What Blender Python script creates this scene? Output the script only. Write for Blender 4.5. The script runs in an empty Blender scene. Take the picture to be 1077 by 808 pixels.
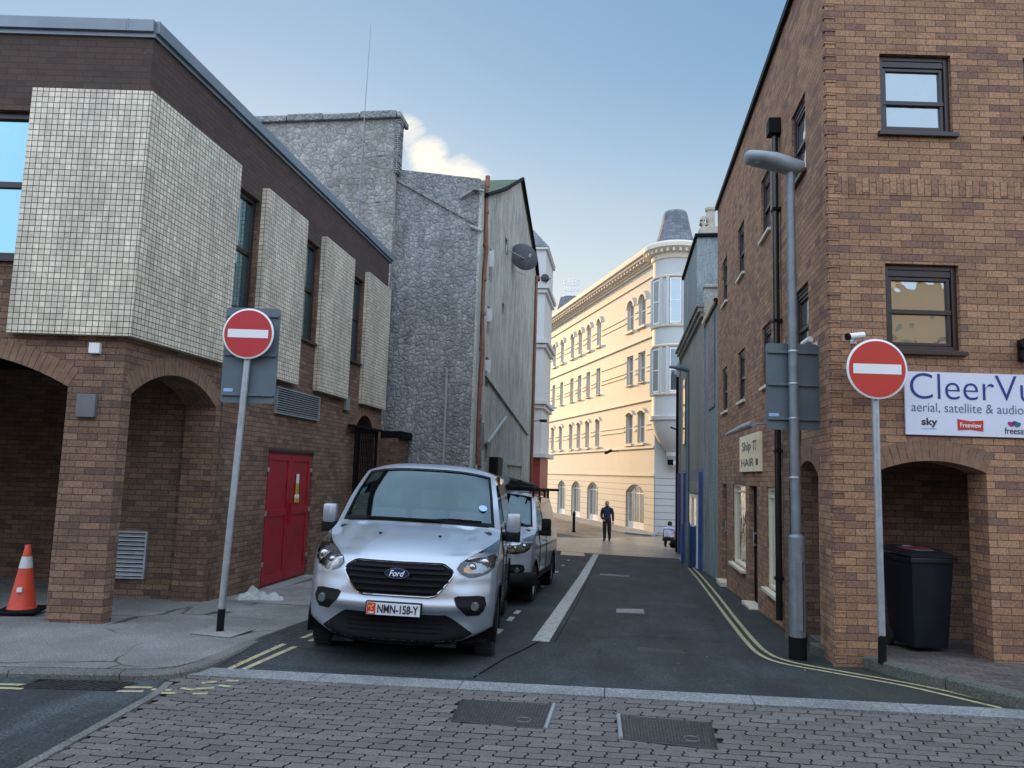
import bpy, bmesh, math, random
from mathutils import Vector, Matrix
from mathutils.geometry import tessellate_polygon
R = math.radians
rnd = random.Random(7)
scene = bpy.context.scene
COL = scene.collection

# ------------------------------------------------------------------ mesh collector
class MB:
    def __init__(s): s.v = []; s.f = []; s.m = []; s.mi = 0
    def add(s, vs, fs):
        o = len(s.v); s.v += [tuple(v) for v in vs]
        for f in fs: s.f.append([i + o for i in f]); s.m.append(s.mi)
    def box(s, x0, x1, y0, y1, z0, z1, M=None):
        vs = [(x, y, z) for z in (z0, z1) for y in (y0, y1) for x in (x0, x1)]
        if M is not None: vs = [M @ Vector(v) for v in vs]
        s.add(vs, [(0,2,3,1),(4,5,7,6),(0,1,5,4),(2,6,7,3),(0,4,6,2),(1,3,7,5)]); return s
    def tube(s, pts, r, n=10, cap=True):
        pts = [Vector(p) for p in pts]; rs = r if isinstance(r, (list, tuple)) else [r]*len(pts)
        rings = []; prev = None
        for i, p in enumerate(pts):
            if i == 0: t = pts[1]-p
            elif i == len(pts)-1: t = p-pts[i-1]
            else: t = (pts[i+1]-p).normalized()+(p-pts[i-1]).normalized()
            t.normalize()
            if prev is None: a = t.orthogonal().normalized()
            else:
                a = prev-t*prev.dot(t); a.normalize()
            prev = a; b = t.cross(a)
            rings.append([p+(a*math.cos(2*math.pi*k/n)+b*math.sin(2*math.pi*k/n))*rs[i] for k in range(n)])
        vs = [v for g in rings for v in g]; fs = []
        for i in range(len(pts)-1):
            for k in range(n):
                k2 = (k+1) % n; fs.append((i*n+k, i*n+k2, (i+1)*n+k2, (i+1)*n+k))
        if cap: fs.append(tuple(range(n))[::-1]); fs.append(tuple(range((len(pts)-1)*n, len(pts)*n)))
        s.add(vs, fs); return s
    def lathe(s, prof, c=(0,0,0), n=24, axis='z', a0=0, a1=2*math.pi):
        full = abs(a1-a0-2*math.pi) < 1e-6; m = n if full else n+1
        vs = []
        for r, h in prof:
            for k in range(m):
                a = a0+(a1-a0)*k/n
                if axis == 'z': p = (c[0]+r*math.cos(a), c[1]+r*math.sin(a), c[2]+h)
                elif axis == 'x': p = (c[0]+h, c[1]+r*math.cos(a), c[2]+r*math.sin(a))
                else: p = (c[0]+r*math.sin(a), c[1]+h, c[2]+r*math.cos(a))
                vs.append(p)
        fs = []
        for i in range(len(prof)-1):
            for k in range(n):
                k2 = (k+1) % m; fs.append((i*m+k, i*m+k2, (i+1)*m+k2, (i+1)*m+k))
        s.add(vs, fs); return s
    def plate(s, loops, y0, y1, mit=()):
        """polygon loops (outer + holes) in local x,z extruded from y0 (outer face) to y1"""
        L = [[Vector((p[0], p[1], 0)) for p in l] for l in loops]
        tri = tessellate_polygon(L); flat = [p for l in L for p in l]; n = len(flat)
        def mx(p, back):
            x = p.x
            if back:
                for xe, dx in mit:
                    if abs(x-xe) < 1e-4: return x+dx
            return x
        vs = [(p.x, y0, p.y) for p in flat]+[(mx(p, 1), y1, p.y) for p in flat]
        fs = []
        for a, b, c in tri:
            nn = (flat[b]-flat[a]).cross(flat[c]-flat[a]).z
            if nn < 0: b, c = c, b
            fs.append((a, b, c)); fs.append((n+a, n+c, n+b))
        o = 0
        for li, l in enumerate(L):
            m = len(l); ar = sum(l[i].x*l[(i+1) % m].y-l[(i+1) % m].x*l[i].y for i in range(m))
            for i in range(m):
                a, b = o+i, o+(i+1) % m
                q = (a, n+a, n+b, b)
                if (ar > 0) == (li == 0): q = q[::-1]
                fs.append(q[::-1] if li == 0 else q[::-1])
            o += m
        s.add(vs, fs); return s
    def build(s, name, mat, parent=None, smooth=False, bevel=0, loc=None, rot=None, recalc=True, angle=40):
        me = bpy.data.meshes.new(name); me.from_pydata(s.v, [], s.f)
        mats = mat if isinstance(mat, (list, tuple)) else [mat]
        for m in mats: me.materials.append(m)
        if len(mats) > 1: me.polygons.foreach_set('material_index', s.m)
        bm = bmesh.new(); bm.from_mesh(me)
        if smooth: bmesh.ops.remove_doubles(bm, verts=bm.verts, dist=1e-5)
        if recalc: bmesh.ops.recalc_face_normals(bm, faces=bm.faces)
        if bevel:
            es = [e for e in bm.edges if len(e.link_faces) == 2 and e.calc_face_angle(0) > 0.6]
            bmesh.ops.bevel(bm, geom=es, offset=bevel, segments=2, affect='EDGES', profile=.6, clamp_overlap=True)
        bm.to_mesh(me); bm.free()
        if smooth:
            me.polygons.foreach_set('use_smooth', [True]*len(me.polygons))
            me.set_sharp_from_angle(angle=R(angle))
        me.update()
        o = bpy.data.objects.new(name, me); COL.objects.link(o)
        if parent: o.parent = parent
        if loc: o.location = loc
        if rot: o.rotation_euler = rot
        return o
def tag(o, label=None, cat=None, group=None, kind=None):
    if label: o['label'] = label
    if cat: o['category'] = cat
    if group: o['group'] = group
    if kind: o['kind'] = kind
    return o
def empty(name, loc, label, cat, rz=0, group=None):
    o = bpy.data.objects.new(name, None); COL.objects.link(o)
    o.empty_display_size = .1; o.location = loc; o.rotation_euler = (0, 0, rz)
    return tag(o, label, cat, group)
def copy_tree(o, parent=None):
    c = o.copy(); COL.objects.link(c); c.parent = parent
    for ch in list(o.children): copy_tree(ch, c)
    return c
def text_mesh(name, s, mat, parent, loc, rot, width=None, height=None, shear=0, depth=.0015, align='LEFT', bold=0):
    cu = bpy.data.curves.new(name, 'FONT'); cu.body = s; cu.size = 1; cu.extrude = depth; cu.shear = shear; cu.offset = bold
    t = bpy.data.objects.new(name, cu); COL.objects.link(t)
    bpy.context.view_layer.update()
    me = bpy.data.meshes.new_from_object(t.evaluated_get(bpy.context.evaluated_depsgraph_get()))
    bpy.data.objects.remove(t)
    xs = [v.co.x for v in me.vertices]; ys = [v.co.y for v in me.vertices]
    w = max(xs)-min(xs); h = max(ys)-min(ys)
    sx = width/w if width else height/h; sy = height/h if height else sx
    ox = min(xs) if align == 'LEFT' else (min(xs)+max(xs))/2; oy = min(ys)
    for v in me.vertices: v.co = ((v.co.x-ox)*sx, (v.co.y-oy)*sy, v.co.z)
    me.materials.clear(); me.materials.append(mat)
    o = bpy.data.objects.new(name, me); COL.objects.link(o); o.parent = parent
    o.location = loc; o.rotation_euler = rot
    return o

# ------------------------------------------------------------------ materials
class NT:
    def __init__(s, name):
        s.mat = bpy.data.materials.new(name); s.mat.use_nodes = True
        s.t = s.mat.node_tree; s.n = s.t.nodes; s.n.clear()
        s.out = s.n.new('ShaderNodeOutputMaterial'); s.b = s.n.new('ShaderNodeBsdfPrincipled')
        s.link(s.b.outputs[0], s.out.inputs[0])
    def link(s, a, b): s.t.links.new(a, b)
    def new(s, t, **k):
        n = s.n.new(t)
        for a, v in k.items():
            if hasattr(n, a): setattr(n, a, v)
            else: n.inputs[a.replace('_', ' ')].default_value = v
        return n
    def math(s, op, a, b=None, c=None):
        n = s.n.new('ShaderNodeMath'); n.operation = op
        for i, x in enumerate((a, b, c)):
            if x is None: continue
            if isinstance(x, (int, float)): n.inputs[i].default_value = x
            else: s.link(x, n.inputs[i])
        return n.outputs[0]
    def mix(s, f, a, b, mode='MIX'):
        n = s.n.new('ShaderNodeMix'); n.data_type = 'RGBA'; n.blend_type = mode
        for i, x in ((0, f), (6, a), (7, b)):
            if isinstance(x, (int, float)): n.inputs[i].default_value = x
            elif isinstance(x, tuple): n.inputs[i].default_value = x if len(x) == 4 else x+(1,)
            else: s.link(x, n.inputs[i])
        return n.outputs[2]
    def ramp(s, f, stops):
        n = s.n.new('ShaderNodeValToRGB'); e = n.color_ramp.elements
        while len(e) < len(stops): e.new(.5)
        for i, (p, c) in enumerate(stops):
            e[i].position = p; e[i].color = c if isinstance(c, tuple) and len(c) == 4 else ((c+(1,)) if isinstance(c, tuple) else (c, c, c, 1))
        s.link(f, n.inputs[0]); return n.outputs[0]
    def obj(s): return s.n.new('ShaderNodeTexCoord').outputs['Object']
    def noise(s, vec, scale, detail=4, rough=.55, dist=0):
        n = s.new('ShaderNodeTexNoise', Scale=scale, Detail=detail, Roughness=rough, Distortion=dist)
        if vec: s.link(vec, n.inputs['Vector'])
        return n.outputs['Fac']
    def scalev(s, vec, sc):
        m = s.n.new('ShaderNodeMapping'); m.inputs['Scale'].default_value = sc; s.link(vec, m.inputs['Vector']); return m.outputs[0]
    def boxuv(s):
        tc = s.n.new('ShaderNodeTexCoord'); P = s.n.new('ShaderNodeSeparateXYZ'); N = s.n.new('ShaderNodeSeparateXYZ')
        s.link(tc.outputs['Object'], P.inputs[0]); s.link(tc.outputs['Normal'], N.inputs[0])
        ax = s.math('GREATER_THAN', s.math('ABSOLUTE', N.outputs[0]), .72); az = s.math('GREATER_THAN', s.math('ABSOLUTE', N.outputs[2]), .72)
        u = s.math('ADD', s.math('MULTIPLY', P.outputs[0], s.math('SUBTRACT', 1, ax)), s.math('MULTIPLY', P.outputs[1], ax))
        v = s.math('ADD', s.math('MULTIPLY', P.outputs[2], s.math('SUBTRACT', 1, az)), s.math('MULTIPLY', P.outputs[1], az))
        c = s.n.new('ShaderNodeCombineXYZ'); s.link(u, c.inputs[0]); s.link(v, c.inputs[1]); return c.outputs[0], tc.outputs['Object'], v
    def bump(s, h, strength=.3, dist=.01, nrm=None):
        b = s.new('ShaderNodeBump', Strength=strength, Distance=dist); s.link(h, b.inputs['Height'])
        if nrm: s.link(nrm, b.inputs['Normal'])
        s.link(b.outputs[0], s.b.inputs['Normal']); return b.outputs[0]
    def col(s, c):
        if isinstance(c, tuple): s.b.inputs['Base Color'].default_value = c+(1,)
        else: s.link(c, s.b.inputs['Base Color'])
    def rough(s, r):
        if isinstance(r, (int, float)): s.b.inputs['Roughness'].default_value = r
        else: s.link(r, s.b.inputs['Roughness'])

def plain(name, c, rough=.5, metal=0, var=.15, vs=3.0, bump=0, bs=60, coat=0, spec=None):
    m = NT(name); o = m.obj(); n = m.noise(o, vs, 5)
    f = m.ramp(n, [(.25, 1-var), (.75, 1+var*.6)])
    m.col(m.mix(1, c, f, 'MULTIPLY')); m.rough(m.math('MULTIPLY_ADD', n, .2, rough-.1) if rough > .12 and not coat else rough)
    m.b.inputs['Metallic'].default_value = metal
    if coat: m.b.inputs['Coat Weight'].default_value = coat; m.b.inputs['Coat Roughness'].default_value = .05
    if spec is not None: m.b.inputs['Specular IOR Level'].default_value = spec
    if bump: m.bump(m.noise(o, bs, 3), bump, .01)
    return m.mat
def brick(name, c1, c2, c3, mortar, bw=.225, bh=.075, off=.5, ms=.006, stain=(.5, .75), stainc=.45, top=None, soldier=False):
    m = NT(name); uv, o, v = m.boxuv()
    if soldier:
        mp = m.n.new('ShaderNodeMapping'); mp.inputs['Rotation'].default_value = (0, 0, math.pi/2); m.link(uv, mp.inputs[0]); uv = mp.outputs[0]
    def bt(w, h, o2, a, b, mo, sm):
        t = m.new('ShaderNodeTexBrick', offset=o2)
        t.inputs['Scale'].default_value = 1; t.inputs['Brick Width'].default_value = w; t.inputs['Row Height'].default_value = h
        t.inputs['Mortar Size'].default_value = sm; t.inputs['Mortar Smooth'].default_value = .2
        t.inputs['Color1'].default_value = a+(1,); t.inputs['Color2'].default_value = b+(1,); t.inputs['Mortar'].default_value = mo+(1,)
        m.link(uv, t.inputs['Vector']); return t
    wob = m.new('ShaderNodeTexNoise', Scale=2.2, Detail=2)
    m.link(uv, wob.inputs['Vector'])
    t = bt(bw, bh, off, (0, 0, 0), (1, 1, 1), (0, 0, 0), ms)
    body = m.ramp(t.outputs['Color'], [(0.0, c3), (.22, c2), (.62, c1), (1.0, tuple(min(1, k*1.22) for k in c1))])
    big = m.noise(o, .9, 7, .72); fine = m.noise(o, 38, 6, .8)
    body = m.mix(m.ramp(big, [(stain[0], 0.), (stain[1], .85)]), body, tuple(k*stainc for k in c2))
    body = m.mix(.9, body, m.ramp(fine, [(.40, .62), (.5, 1.), (.60, 1.35)]), 'MULTIPLY')
    run = m.noise(m.scalev(o, (1.6, 1.6, .25)), 1.7, 6, .75); body = m.mix(m.ramp(run, [(.55, 0.), (.72, .42)]), body, tuple(k*.45 for k in c2))
    if top is not None:
        wz = m.math('ADD', v, m.math('MULTIPLY', m.noise(o, 1.6, 5, .7), .9))
        body = m.mix(m.ramp(m.math('SUBTRACT', wz, top), [(.2, 0.), (.9, .8)]), body, (.045, .032, .03))
    # light mineral blooms
    bl = m.noise(o, 5.5, 5, .7); body = m.mix(m.ramp(bl, [(.66, 0.), (.8, .22)]), body, (.42, .38, .33))
    mo = m.mix(big, mortar, tuple(k*.6 for k in mortar))
    m.col(m.mix(t.outputs['Fac'], body, mo)); m.rough(.88)
    h = m.math('ADD', m.math('MULTIPLY', t.outputs['Fac'], -1.), m.math('MULTIPLY', fine, .35))
    h = m.math('ADD', h, m.math('MULTIPLY', m.ramp(t.outputs['Color'], [(0, 0.), (1, 1.)]), .25))
    m.bump(h, .9, .008); return m.mat
AIR, DUST, OZ, SKYS, SUNS, EXPO, CLOUD, ELV, AZ = 1.0, .5, 3.0, .15, 2.0, 1.60, (3.0, 2.65, 2.1, 1), 8.0, 29.5
FILL_VEIL = (3.7, 4.5, 5.7, 1)
M = {}
M['brickL'] = brick('brick_left', (.205, .120, .075), (.165, .092, .058), (.105, .06, .046), (.065, .048, .04), ms=.0045, stain=(.46, .72), stainc=.5, top=5.6)
M['brickR'] = brick('brick_right', (.325, .180, .100), (.265, .142, .084), (.175, .098, .074), (.11, .072, .052), ms=.004, stain=(.50, .78), stainc=.58)
M['brickRs'] = brick('brick_right_soldier', (.315, .175, .098), (.255, .138, .082), (.17, .095, .072), (.11, .072, .052), ms=.004, soldier=True)
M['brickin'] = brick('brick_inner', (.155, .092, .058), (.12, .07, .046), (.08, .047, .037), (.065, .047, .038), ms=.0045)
M['vous'] = plain('arch_brick', (.23, .135, .085), .9, 0, .4, 9, .4, 60)
M['tile'] = None
def tilemat():
    m = NT('ceramic_tile'); uv, o, v = m.boxuv()
    t = m.new('ShaderNodeTexBrick', offset=0.0)
    for k, x in (('Scale', 1), ('Brick Width', .0690), ('Row Height', .0672), ('Mortar Size', .0037), ('Mortar Smooth', .1)): t.inputs[k].default_value = x
    t.inputs['Color1'].default_value = (0, 0, 0, 1); t.inputs['Color2'].default_value = (1, 1, 1, 1); t.inputs['Mortar'].default_value = (0, 0, 0, 1)
    m.link(uv, t.inputs[0])
    c = m.ramp(t.outputs['Color'], [(0, (.62, .55, .42)), (.5, (.74, .66, .51)), (1, (.86, .77, .60))])
    d = m.noise(m.scalev(o, (1.3, 1.3, .35)), 2.0, 7, .78); c = m.mix(m.ramp(d, [(.44, 0.), (.66, .62)]), c, (.27, .24, .19))
    f = m.noise(o, 30, 3); c = m.mix(.6, c, m.ramp(f, [(.3, .8), (.7, 1.15)]), 'MULTIPLY')
    m.col(m.mix(t.outputs['Fac'], c, (.018, .017, .016))); m.rough(m.math('MULTIPLY_ADD', t.outputs['Fac'], .4, .42))
    m.bump(m.math('ADD', m.math('MULTIPLY', t.outputs['Fac'], -1), m.math('MULTIPLY', t.outputs['Color'], .3)), .8, .006); return m.mat
M['tile'] = tilemat()
def asphalt(name, c, patch=.5, green=0, crack=True):
    m = NT(name); o = m.obj()
    agg = m.new('ShaderNodeTexVoronoi', Scale=150.); m.link(o, agg.inputs['Vector'])
    f = m.noise(o, 48, 6, .85); big = m.noise(o, .55, 6, .65); mid = m.noise(m.scalev(o, (1, .35, 1)), 2.2, 6, .7, .4)
    col = m.mix(m.ramp(big, [(.38, 0.), (.68, 1.)]), tuple(k*.7 for k in c), tuple(k*1.7 for k in c))
    col = m.mix(m.ramp(mid, [(.46, 0.), (.66, patch)]), col, tuple(k*2.3 for k in c))
    col = m.mix(.9, col, m.ramp(f, [(.40, .40), (.5, 1.), (.60, 2.0)]), 'MULTIPLY')
    col = m.mix(m.ramp(agg.outputs['Distance'], [(.10, .5), (.22, 0.)]), col, (.22, .22, .21))
    if green:
        sx = m.n.new('ShaderNodeSeparateXYZ'); m.link(o, sx.inputs[0])
        g = m.ramp(m.math('ADD', sx.outputs[0], m.math('MULTIPLY', m.noise(o, 3, 5, .7), 1.2)), [(2.05/4, 0.), (2.75/4, .6)]) if False else m.ramp(m.math('MULTIPLY', m.math('ADD', sx.outputs[0], m.math('MULTIPLY', m.noise(o, 3, 5, .7), 1.1)), .25), [(.52, 0.), (.68, .42)])
        col = m.mix(g, col, (.026, .034, .018))
    if crack:
        w = m.new('ShaderNodeTexNoise', Scale=3., Detail=5.); m.link(o, w.inputs['Vector'])
        vv = m.mix(.12, o, w.outputs['Color']); vo = m.new('ShaderNodeTexVoronoi', Scale=.38, feature='DISTANCE_TO_EDGE'); m.link(vv, vo.inputs['Vector'])
        ck = m.math('MULTIPLY', m.ramp(vo.outputs['Distance'], [(.002, 1.), (.006, 0.)]), m.ramp(m.noise(o, .8, 2), [(.5, 0.), (.56, .8)]))
        col = m.mix(ck, col, (.012, .012, .012))
    m.col(col); m.rough(m.ramp(big, [(.3, .72), (.7, .86)])); m.b.inputs['Specular IOR Level'].default_value = .35
    m.bump(m.math('ADD', f, m.math('MULTIPLY', agg.outputs['Distance'], .5)), .55, .006); return m.mat
M['asphalt'] = asphalt('asphalt', (.0155, .0195, .0205), .8, 1)
M['asphalt4'] = asphalt('asphalt_repair', (.021, .025, .027), .6)
M['asphalt2'] = asphalt('asphalt_worn', (.024, .029, .031), .9)
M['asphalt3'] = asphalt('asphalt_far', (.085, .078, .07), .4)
def concrete(name, c, crack=.8, scale=.7, rough=.85, slab=None):
    m = NT(name); o = m.obj(); big = m.noise(o, .9, 6, .65); f = m.noise(o, 55, 6, .85); mid = m.noise(o, 7, 7, .8)
    col = m.mix(m.ramp(big, [(.35, 0.), (.7, 1.)]), tuple(k*.62 for k in c), tuple(k*1.15 for k in c))
    col = m.mix(m.ramp(mid, [(.5, 0.), (.8, .55)]), col, tuple(k*.55 for k in c))
    col = m.mix(.9, col, m.ramp(f, [(.40, .48), (.5, 1.), (.60, 1.7)]), 'MULTIPLY')
    sp = m.new('ShaderNodeTexVoronoi', Scale=26.); m.link(o, sp.inputs['Vector'])
    col = m.mix(m.ramp(sp.outputs['Distance'], [(.09, .6), (.14, 0.)]), col, tuple(k*.4 for k in c))
    if crack:
        w = m.new('ShaderNodeTexNoise', Scale=4., Detail=6.); m.link(o, w.inputs['Vector'])
        vv = m.mix(.10, o, w.outputs['Color']); vo = m.new('ShaderNodeTexVoronoi', Scale=scale, feature='DISTANCE_TO_EDGE'); m.link(vv, vo.inputs['Vector'])
        ck = m.math('MULTIPLY', m.ramp(vo.outputs['Distance'], [(.004, 1.), (.012, 0.)]), m.ramp(m.noise(o, .6, 2), [(.44, 0.), (.5, crack)]))
        col = m.mix(ck, col, (.02, .02, .018))
    if slab:
        uv, _, _ = m.boxuv(); t = m.new('ShaderNodeTexBrick', offset=.5)
        for k, x in (('Scale', 1), ('Brick Width', slab[0]), ('Row Height', slab[1]), ('Mortar Size', slab[2])): t.inputs[k].default_value = x
        t.inputs['Color1'].default_value = (.6, .6, .6, 1); t.inputs['Color2'].default_value = (1.2, 1.2, 1.2, 1); t.inputs['Mortar'].default_value = (.25, .25, .25, 1)
        m.link(uv, t.inputs[0]); col = m.mix(.9, col, t.outputs['Color'], 'MULTIPLY')
    m.col(col); m.rough(rough); m.bump(m.math('ADD', f, m.math('MULTIPLY', mid, .6)), .6, .006); return m.mat
M['conc'] = concrete('pavement_concrete', (.185, .185, .175), .9, .75)
M['kerb'] = concrete('kerb_stone', (.135, .135, .125), 0)
M['kerbR'] = concrete('kerb_mossy', (.10, .105, .085), 0)
M['granite'] = concrete('granite_strip', (.205, .215, .215), 0)
M['slab'] = concrete('new_concrete', (.24, .24, .23), 0)
M['pavR'] = concrete('pavers_small', (.12, .098, .085), 0, slab=(.2, .1, .006))
M['setts'] = concrete('plaza_setts', (.27, .235, .20), 0, slab=(.6, .16, .012), rough=.36)
M['pavebase'] = concrete('joint_sand', (.012, .011, .010), 0)
def paver():
    m = NT('clay_block'); o = m.obj(); a = m.n.new('ShaderNodeAttribute'); a.attribute_name = 'tint'
    f = m.noise(o, 60, 6, .85); mid = m.noise(o, 5, 6, .75); big = m.noise(o, .8, 3)
    c = m.ramp(a.outputs['Fac'], [(0, (.072, .066, .062)), (.5, (.098, .089, .083)), (1, (.132, .120, .110))])
    c = m.mix(.9, c, m.ramp(f, [(.40, .5), (.5, 1.), (.60, 1.75)]), 'MULTIPLY')
    c = m.mix(m.ramp(mid, [(.5, 0.), (.75, .5)]), c, (.058, .052, .048)); c = m.mix(m.ramp(big, [(.4, 0.), (.7, .3)]), c, (.14, .128, .118))
    m.col(c); m.rough(.72); m.bump(f, .7, .004); return m.mat
M['paver'] = paver()
def render_coat(name, c1, c2, scale, bumpd, streak=.5, rough=.92, cell=True):
    m = NT(name); o = m.obj(); big = m.noise(o, .45, 6, .7); st = m.noise(m.scalev(o, (1.5, 1.5, .42)), 1.5, 7, .75, .7)
    w = m.new('ShaderNodeTexNoise', Scale=6., Detail=3.); m.link(o, w.inputs['Vector']); vv = m.mix(.13, o, w.outputs['Color'])
    vo = m.new('ShaderNodeTexVoronoi', Scale=scale, feature='DISTANCE_TO_EDGE'); m.link(vv, vo.inputs['Vector'])
    v1 = m.new('ShaderNodeTexVoronoi', Scale=scale); m.link(vv, v1.inputs['Vector'])
    col = m.mix(m.ramp(big, [(.35, 0.), (.65, 1.)]), c1, c2)
    col = m.mix(m.ramp(st, [(.42, 0.), (.7, streak)]), col, tuple(k*.35 for k in c1))
    col = m.mix(m.ramp(m.noise(m.scalev(o, (2.2, 2.2, .5)), 2.3, 7, .8, .6), [(.5, 0.), (.72, .5)]), col, tuple(min(1, k*1.6) for k in c2))
    f = m.noise(o, 22, 6, .75); col = m.mix(.9, col, m.ramp(f, [(.32, .55), (.5, 1.), (.7, 1.6)]), 'MULTIPLY')
    if cell:
        sepc = m.n.new('ShaderNodeSeparateColor'); m.link(v1.outputs['Color'], sepc.inputs[0])
        col = m.mix(.7, col, m.ramp(sepc.outputs[0], [(0, .72), (1, 1.28)]), 'MULTIPLY')
        col = m.mix(m.ramp(vo.outputs['Distance'], [(0.0, .3), (.16, 0.)]), col, tuple(k*.35 for k in c1))
    m.col(col); m.rough(rough)
    m.bump(m.math('ADD', m.math('MULTIPLY', m.ramp(vo.outputs['Distance'], [(0, 0.), (.25, 1.)]), 1. if cell else .0), m.math('MULTIPLY', f, .6)), .8, bumpd); return m.mat
M['rubble'] = render_coat('rubble_render', (.19, .195, .195), (.30, .30, .29), 8.5, .022)
M['rubbletall'] = render_coat('rubble_render_tall', (.21, .205, .195), (.37, .36, .33), 7, .02, .3)
M['gable'] = render_coat('gable_render', (.30, .29, .255), (.48, .455, .385), 8, .01, .75, cell=False)
M['pale'] = render_coat('pale_render', (.34, .335, .29), (.44, .43, .37), 8, .006, .45, cell=False)
M['bluegrey'] = render_coat('bluegrey_render', (.20, .235, .24), (.27, .30, .30), 8, .006, .6, cell=False)
M['greyB'] = render_coat('beige_render', (.24, .235, .21), (.33, .32, .28), 8, .006, .4, cell=False)
def stucco(name, c, rust=False):
    m = NT(name); o = m.obj(); n = m.noise(m.scalev(o, (1, 1, .4)), .8, 6, .65)
    col = m.mix(m.ramp(n, [(.4, 0.), (.75, .45)]), c, tuple(k*.82 for k in c)); f = m.noise(o, 12, 4)
    col = m.mix(.5, col, m.ramp(f, [(.3, .9), (.7, 1.08)]), 'MULTIPLY')
    if rust:
        uv, _, _ = m.boxuv(); t = m.new('ShaderNodeTexBrick', offset=0.)
        for k, x in (('Scale', 1), ('Brick Width', 80), ('Row Height', .36), ('Mortar Size', .018)): t.inputs[k].default_value = x
        m.link(uv, t.inputs[0]); col = m.mix(t.outputs['Fac'], col, tuple(k*.45 for k in c)); m.bump(m.math('MULTIPLY', t.outputs['Fac'], -1), .8, .03)
    m.col(col); m.rough(.7); return m.mat
M['cream'] = stucco('cream_stucco', (.56, .52, .43)); M['creamr'] = stucco('cream_rusticated', (.56, .52, .43), True); M['terrace'] = stucco('terrace_stucco', (.42, .37, .28))
M['creamtrim'] = stucco('cream_trim', (.66, .58, .46)); M['white'] = stucco('white_stucco', (.50, .51, .50)); M['whiter'] = stucco('white_rusticated', (.50, .51, .50), True)
M['redshop'] = plain('red_shopfront', (.22, .03, .025), .45)
def slate():
    m = NT('slate'); o = m.obj(); uv, _, _ = m.boxuv(); t = m.new('ShaderNodeTexBrick', offset=.5)
    for k, x in (('Scale', 1), ('Brick Width', .3), ('Row Height', .2), ('Mortar Size', .006)): t.inputs[k].default_value = x
    t.inputs['Color1'].default_value = (.10, .11, .13, 1); t.inputs['Color2'].default_value = (.17, .185, .21, 1); t.inputs['Mortar'].default_value = (.03, .03, .035, 1)
    m.link(uv, t.inputs[0]); m.col(m.mix(.6, t.outputs['Color'], m.ramp(m.noise(o, 4, 4), [(.3, .6), (.7, 1.2)]), 'MULTIPLY')); m.rough(.55)
    m.bump(m.math('MULTIPLY', t.outputs['Fac'], -1), .6, .02); return m.mat
M['slate'] = slate(); M['moss'] = plain('mossy_slate', (.075, .10, .055), .9, 0, .6, 4, .5, 20)
M['lead'] = plain('lead_fascia', (.20, .235, .27), .45, .2, .25, 2)
M['galv'] = plain('galvanised_steel', (.40, .43, .45), .45, .6, .22, 12)
M['lamppole'] = plain('weathered_galvanised', (.19, .215, .235), .5, .4, .25, 10)
M['greypaint'] = plain('grey_painted_steel', (.27, .31, .33), .45, .1, .2, 5)
M['signgrey'] = plain('sign_back_grey', (.10, .135, .155), .5, .1, .2, 3)
M['black'] = plain('black_plastic', (.008, .0085, .0095), .55, 0, .3, 8, spec=.13)
M['blackmat'] = plain('black_matt', (.007, .007, .008), .85, 0, .3, 8, spec=.12)
M['blackpipe'] = plain('black_gloss_pipe', (.012, .012, .013), .22, 0, .3, 8)
M['frame'] = plain('bronze_frame', (.030, .019, .019), .35, 0, .25, 6)
M['framew'] = plain('white_frame', (.72, .72, .70), .4, 0, .1, 6)
M['framecream'] = plain('cream_frame', (.66, .60, .45), .45, 0, .1, 6)
M['red'] = plain('red_gloss_paint', (.31, .010, .018), .42, 0, .32, 5, .05, 30)
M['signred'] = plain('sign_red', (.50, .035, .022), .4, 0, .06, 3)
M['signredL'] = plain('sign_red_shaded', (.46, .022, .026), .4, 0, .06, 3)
M['antenna'] = plain('weathered_aluminium', (.22, .23, .24), .5, .3)
M['signwhite'] = plain('sign_white', (.78, .78, .78), .4, 0, .05, 3)
M['banner'] = plain('banner_vinyl', (.66, .68, .78), .45, 0, .04, 2)
M['ink'] = plain('dark_blue_ink', (.012, .022, .19), .5, 0, .05); M['inkg'] = plain('grey_ink', (.10, .12, .20), .5); M['inkk'] = plain('black_ink', (.02, .02, .025), .5)
M['inkb'] = plain('pale_blue_ink', (.30, .45, .68), .5); M['pink'] = plain('magenta_ink', (.35, .01, .16), .5); M['teal'] = plain('teal_ink', (.01, .16, .19), .5); M['purple'] = plain('purple_ink', (.09, .02, .16), .5)
M['cone'] = plain('cone_plastic', (.60, .055, .02), .5, 0, .2, 6); M['conew'] = plain('cone_band', (.55, .56, .55), .45, 0, .2, 9)
M['yellow'] = None
def roadpaint(name, c):
    m = NT(name); o = m.obj(); n = m.noise(o, 14, 6, .75); f = m.noise(o, 90, 2)
    col = m.mix(m.ramp(n, [(.47, 0.), (.68, .75)]), c, (.085, .085, .075)); col = m.mix(.8, col, m.ramp(f, [(.3, .75), (.7, 1.15)]), 'MULTIPLY')
    m.col(col); m.rough(.75); m.bump(f, .5, .004); return m.mat
M['yellow'] = roadpaint('yellow_road_paint', (.40, .345, .19)); M['whitepaint'] = roadpaint('white_road_paint', (.40, .40, .37))
M['paint_silver'] = plain('silver_car_paint', (.37, .41, .465), .34, .66, .015, 1, coat=.8)
M['paint_silver'].node_tree.nodes['Principled BSDF'].inputs['Coat Roughness'].default_value = .04
M['paint_white'] = plain('van_white_paint', (.36, .385, .43), .3, .25, .12, 2, coat=.7)
M['chrome'] = plain('chrome', (.42, .43, .45), .14, 1, .05); M['rubber'] = plain('tyre_rubber', (.018, .018, .018), .8, 0, .3, 20, .4, 60)
M['alloy'] = plain('wheel_silver', (.38, .39, .40), .35, .8, .15, 9)
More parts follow.
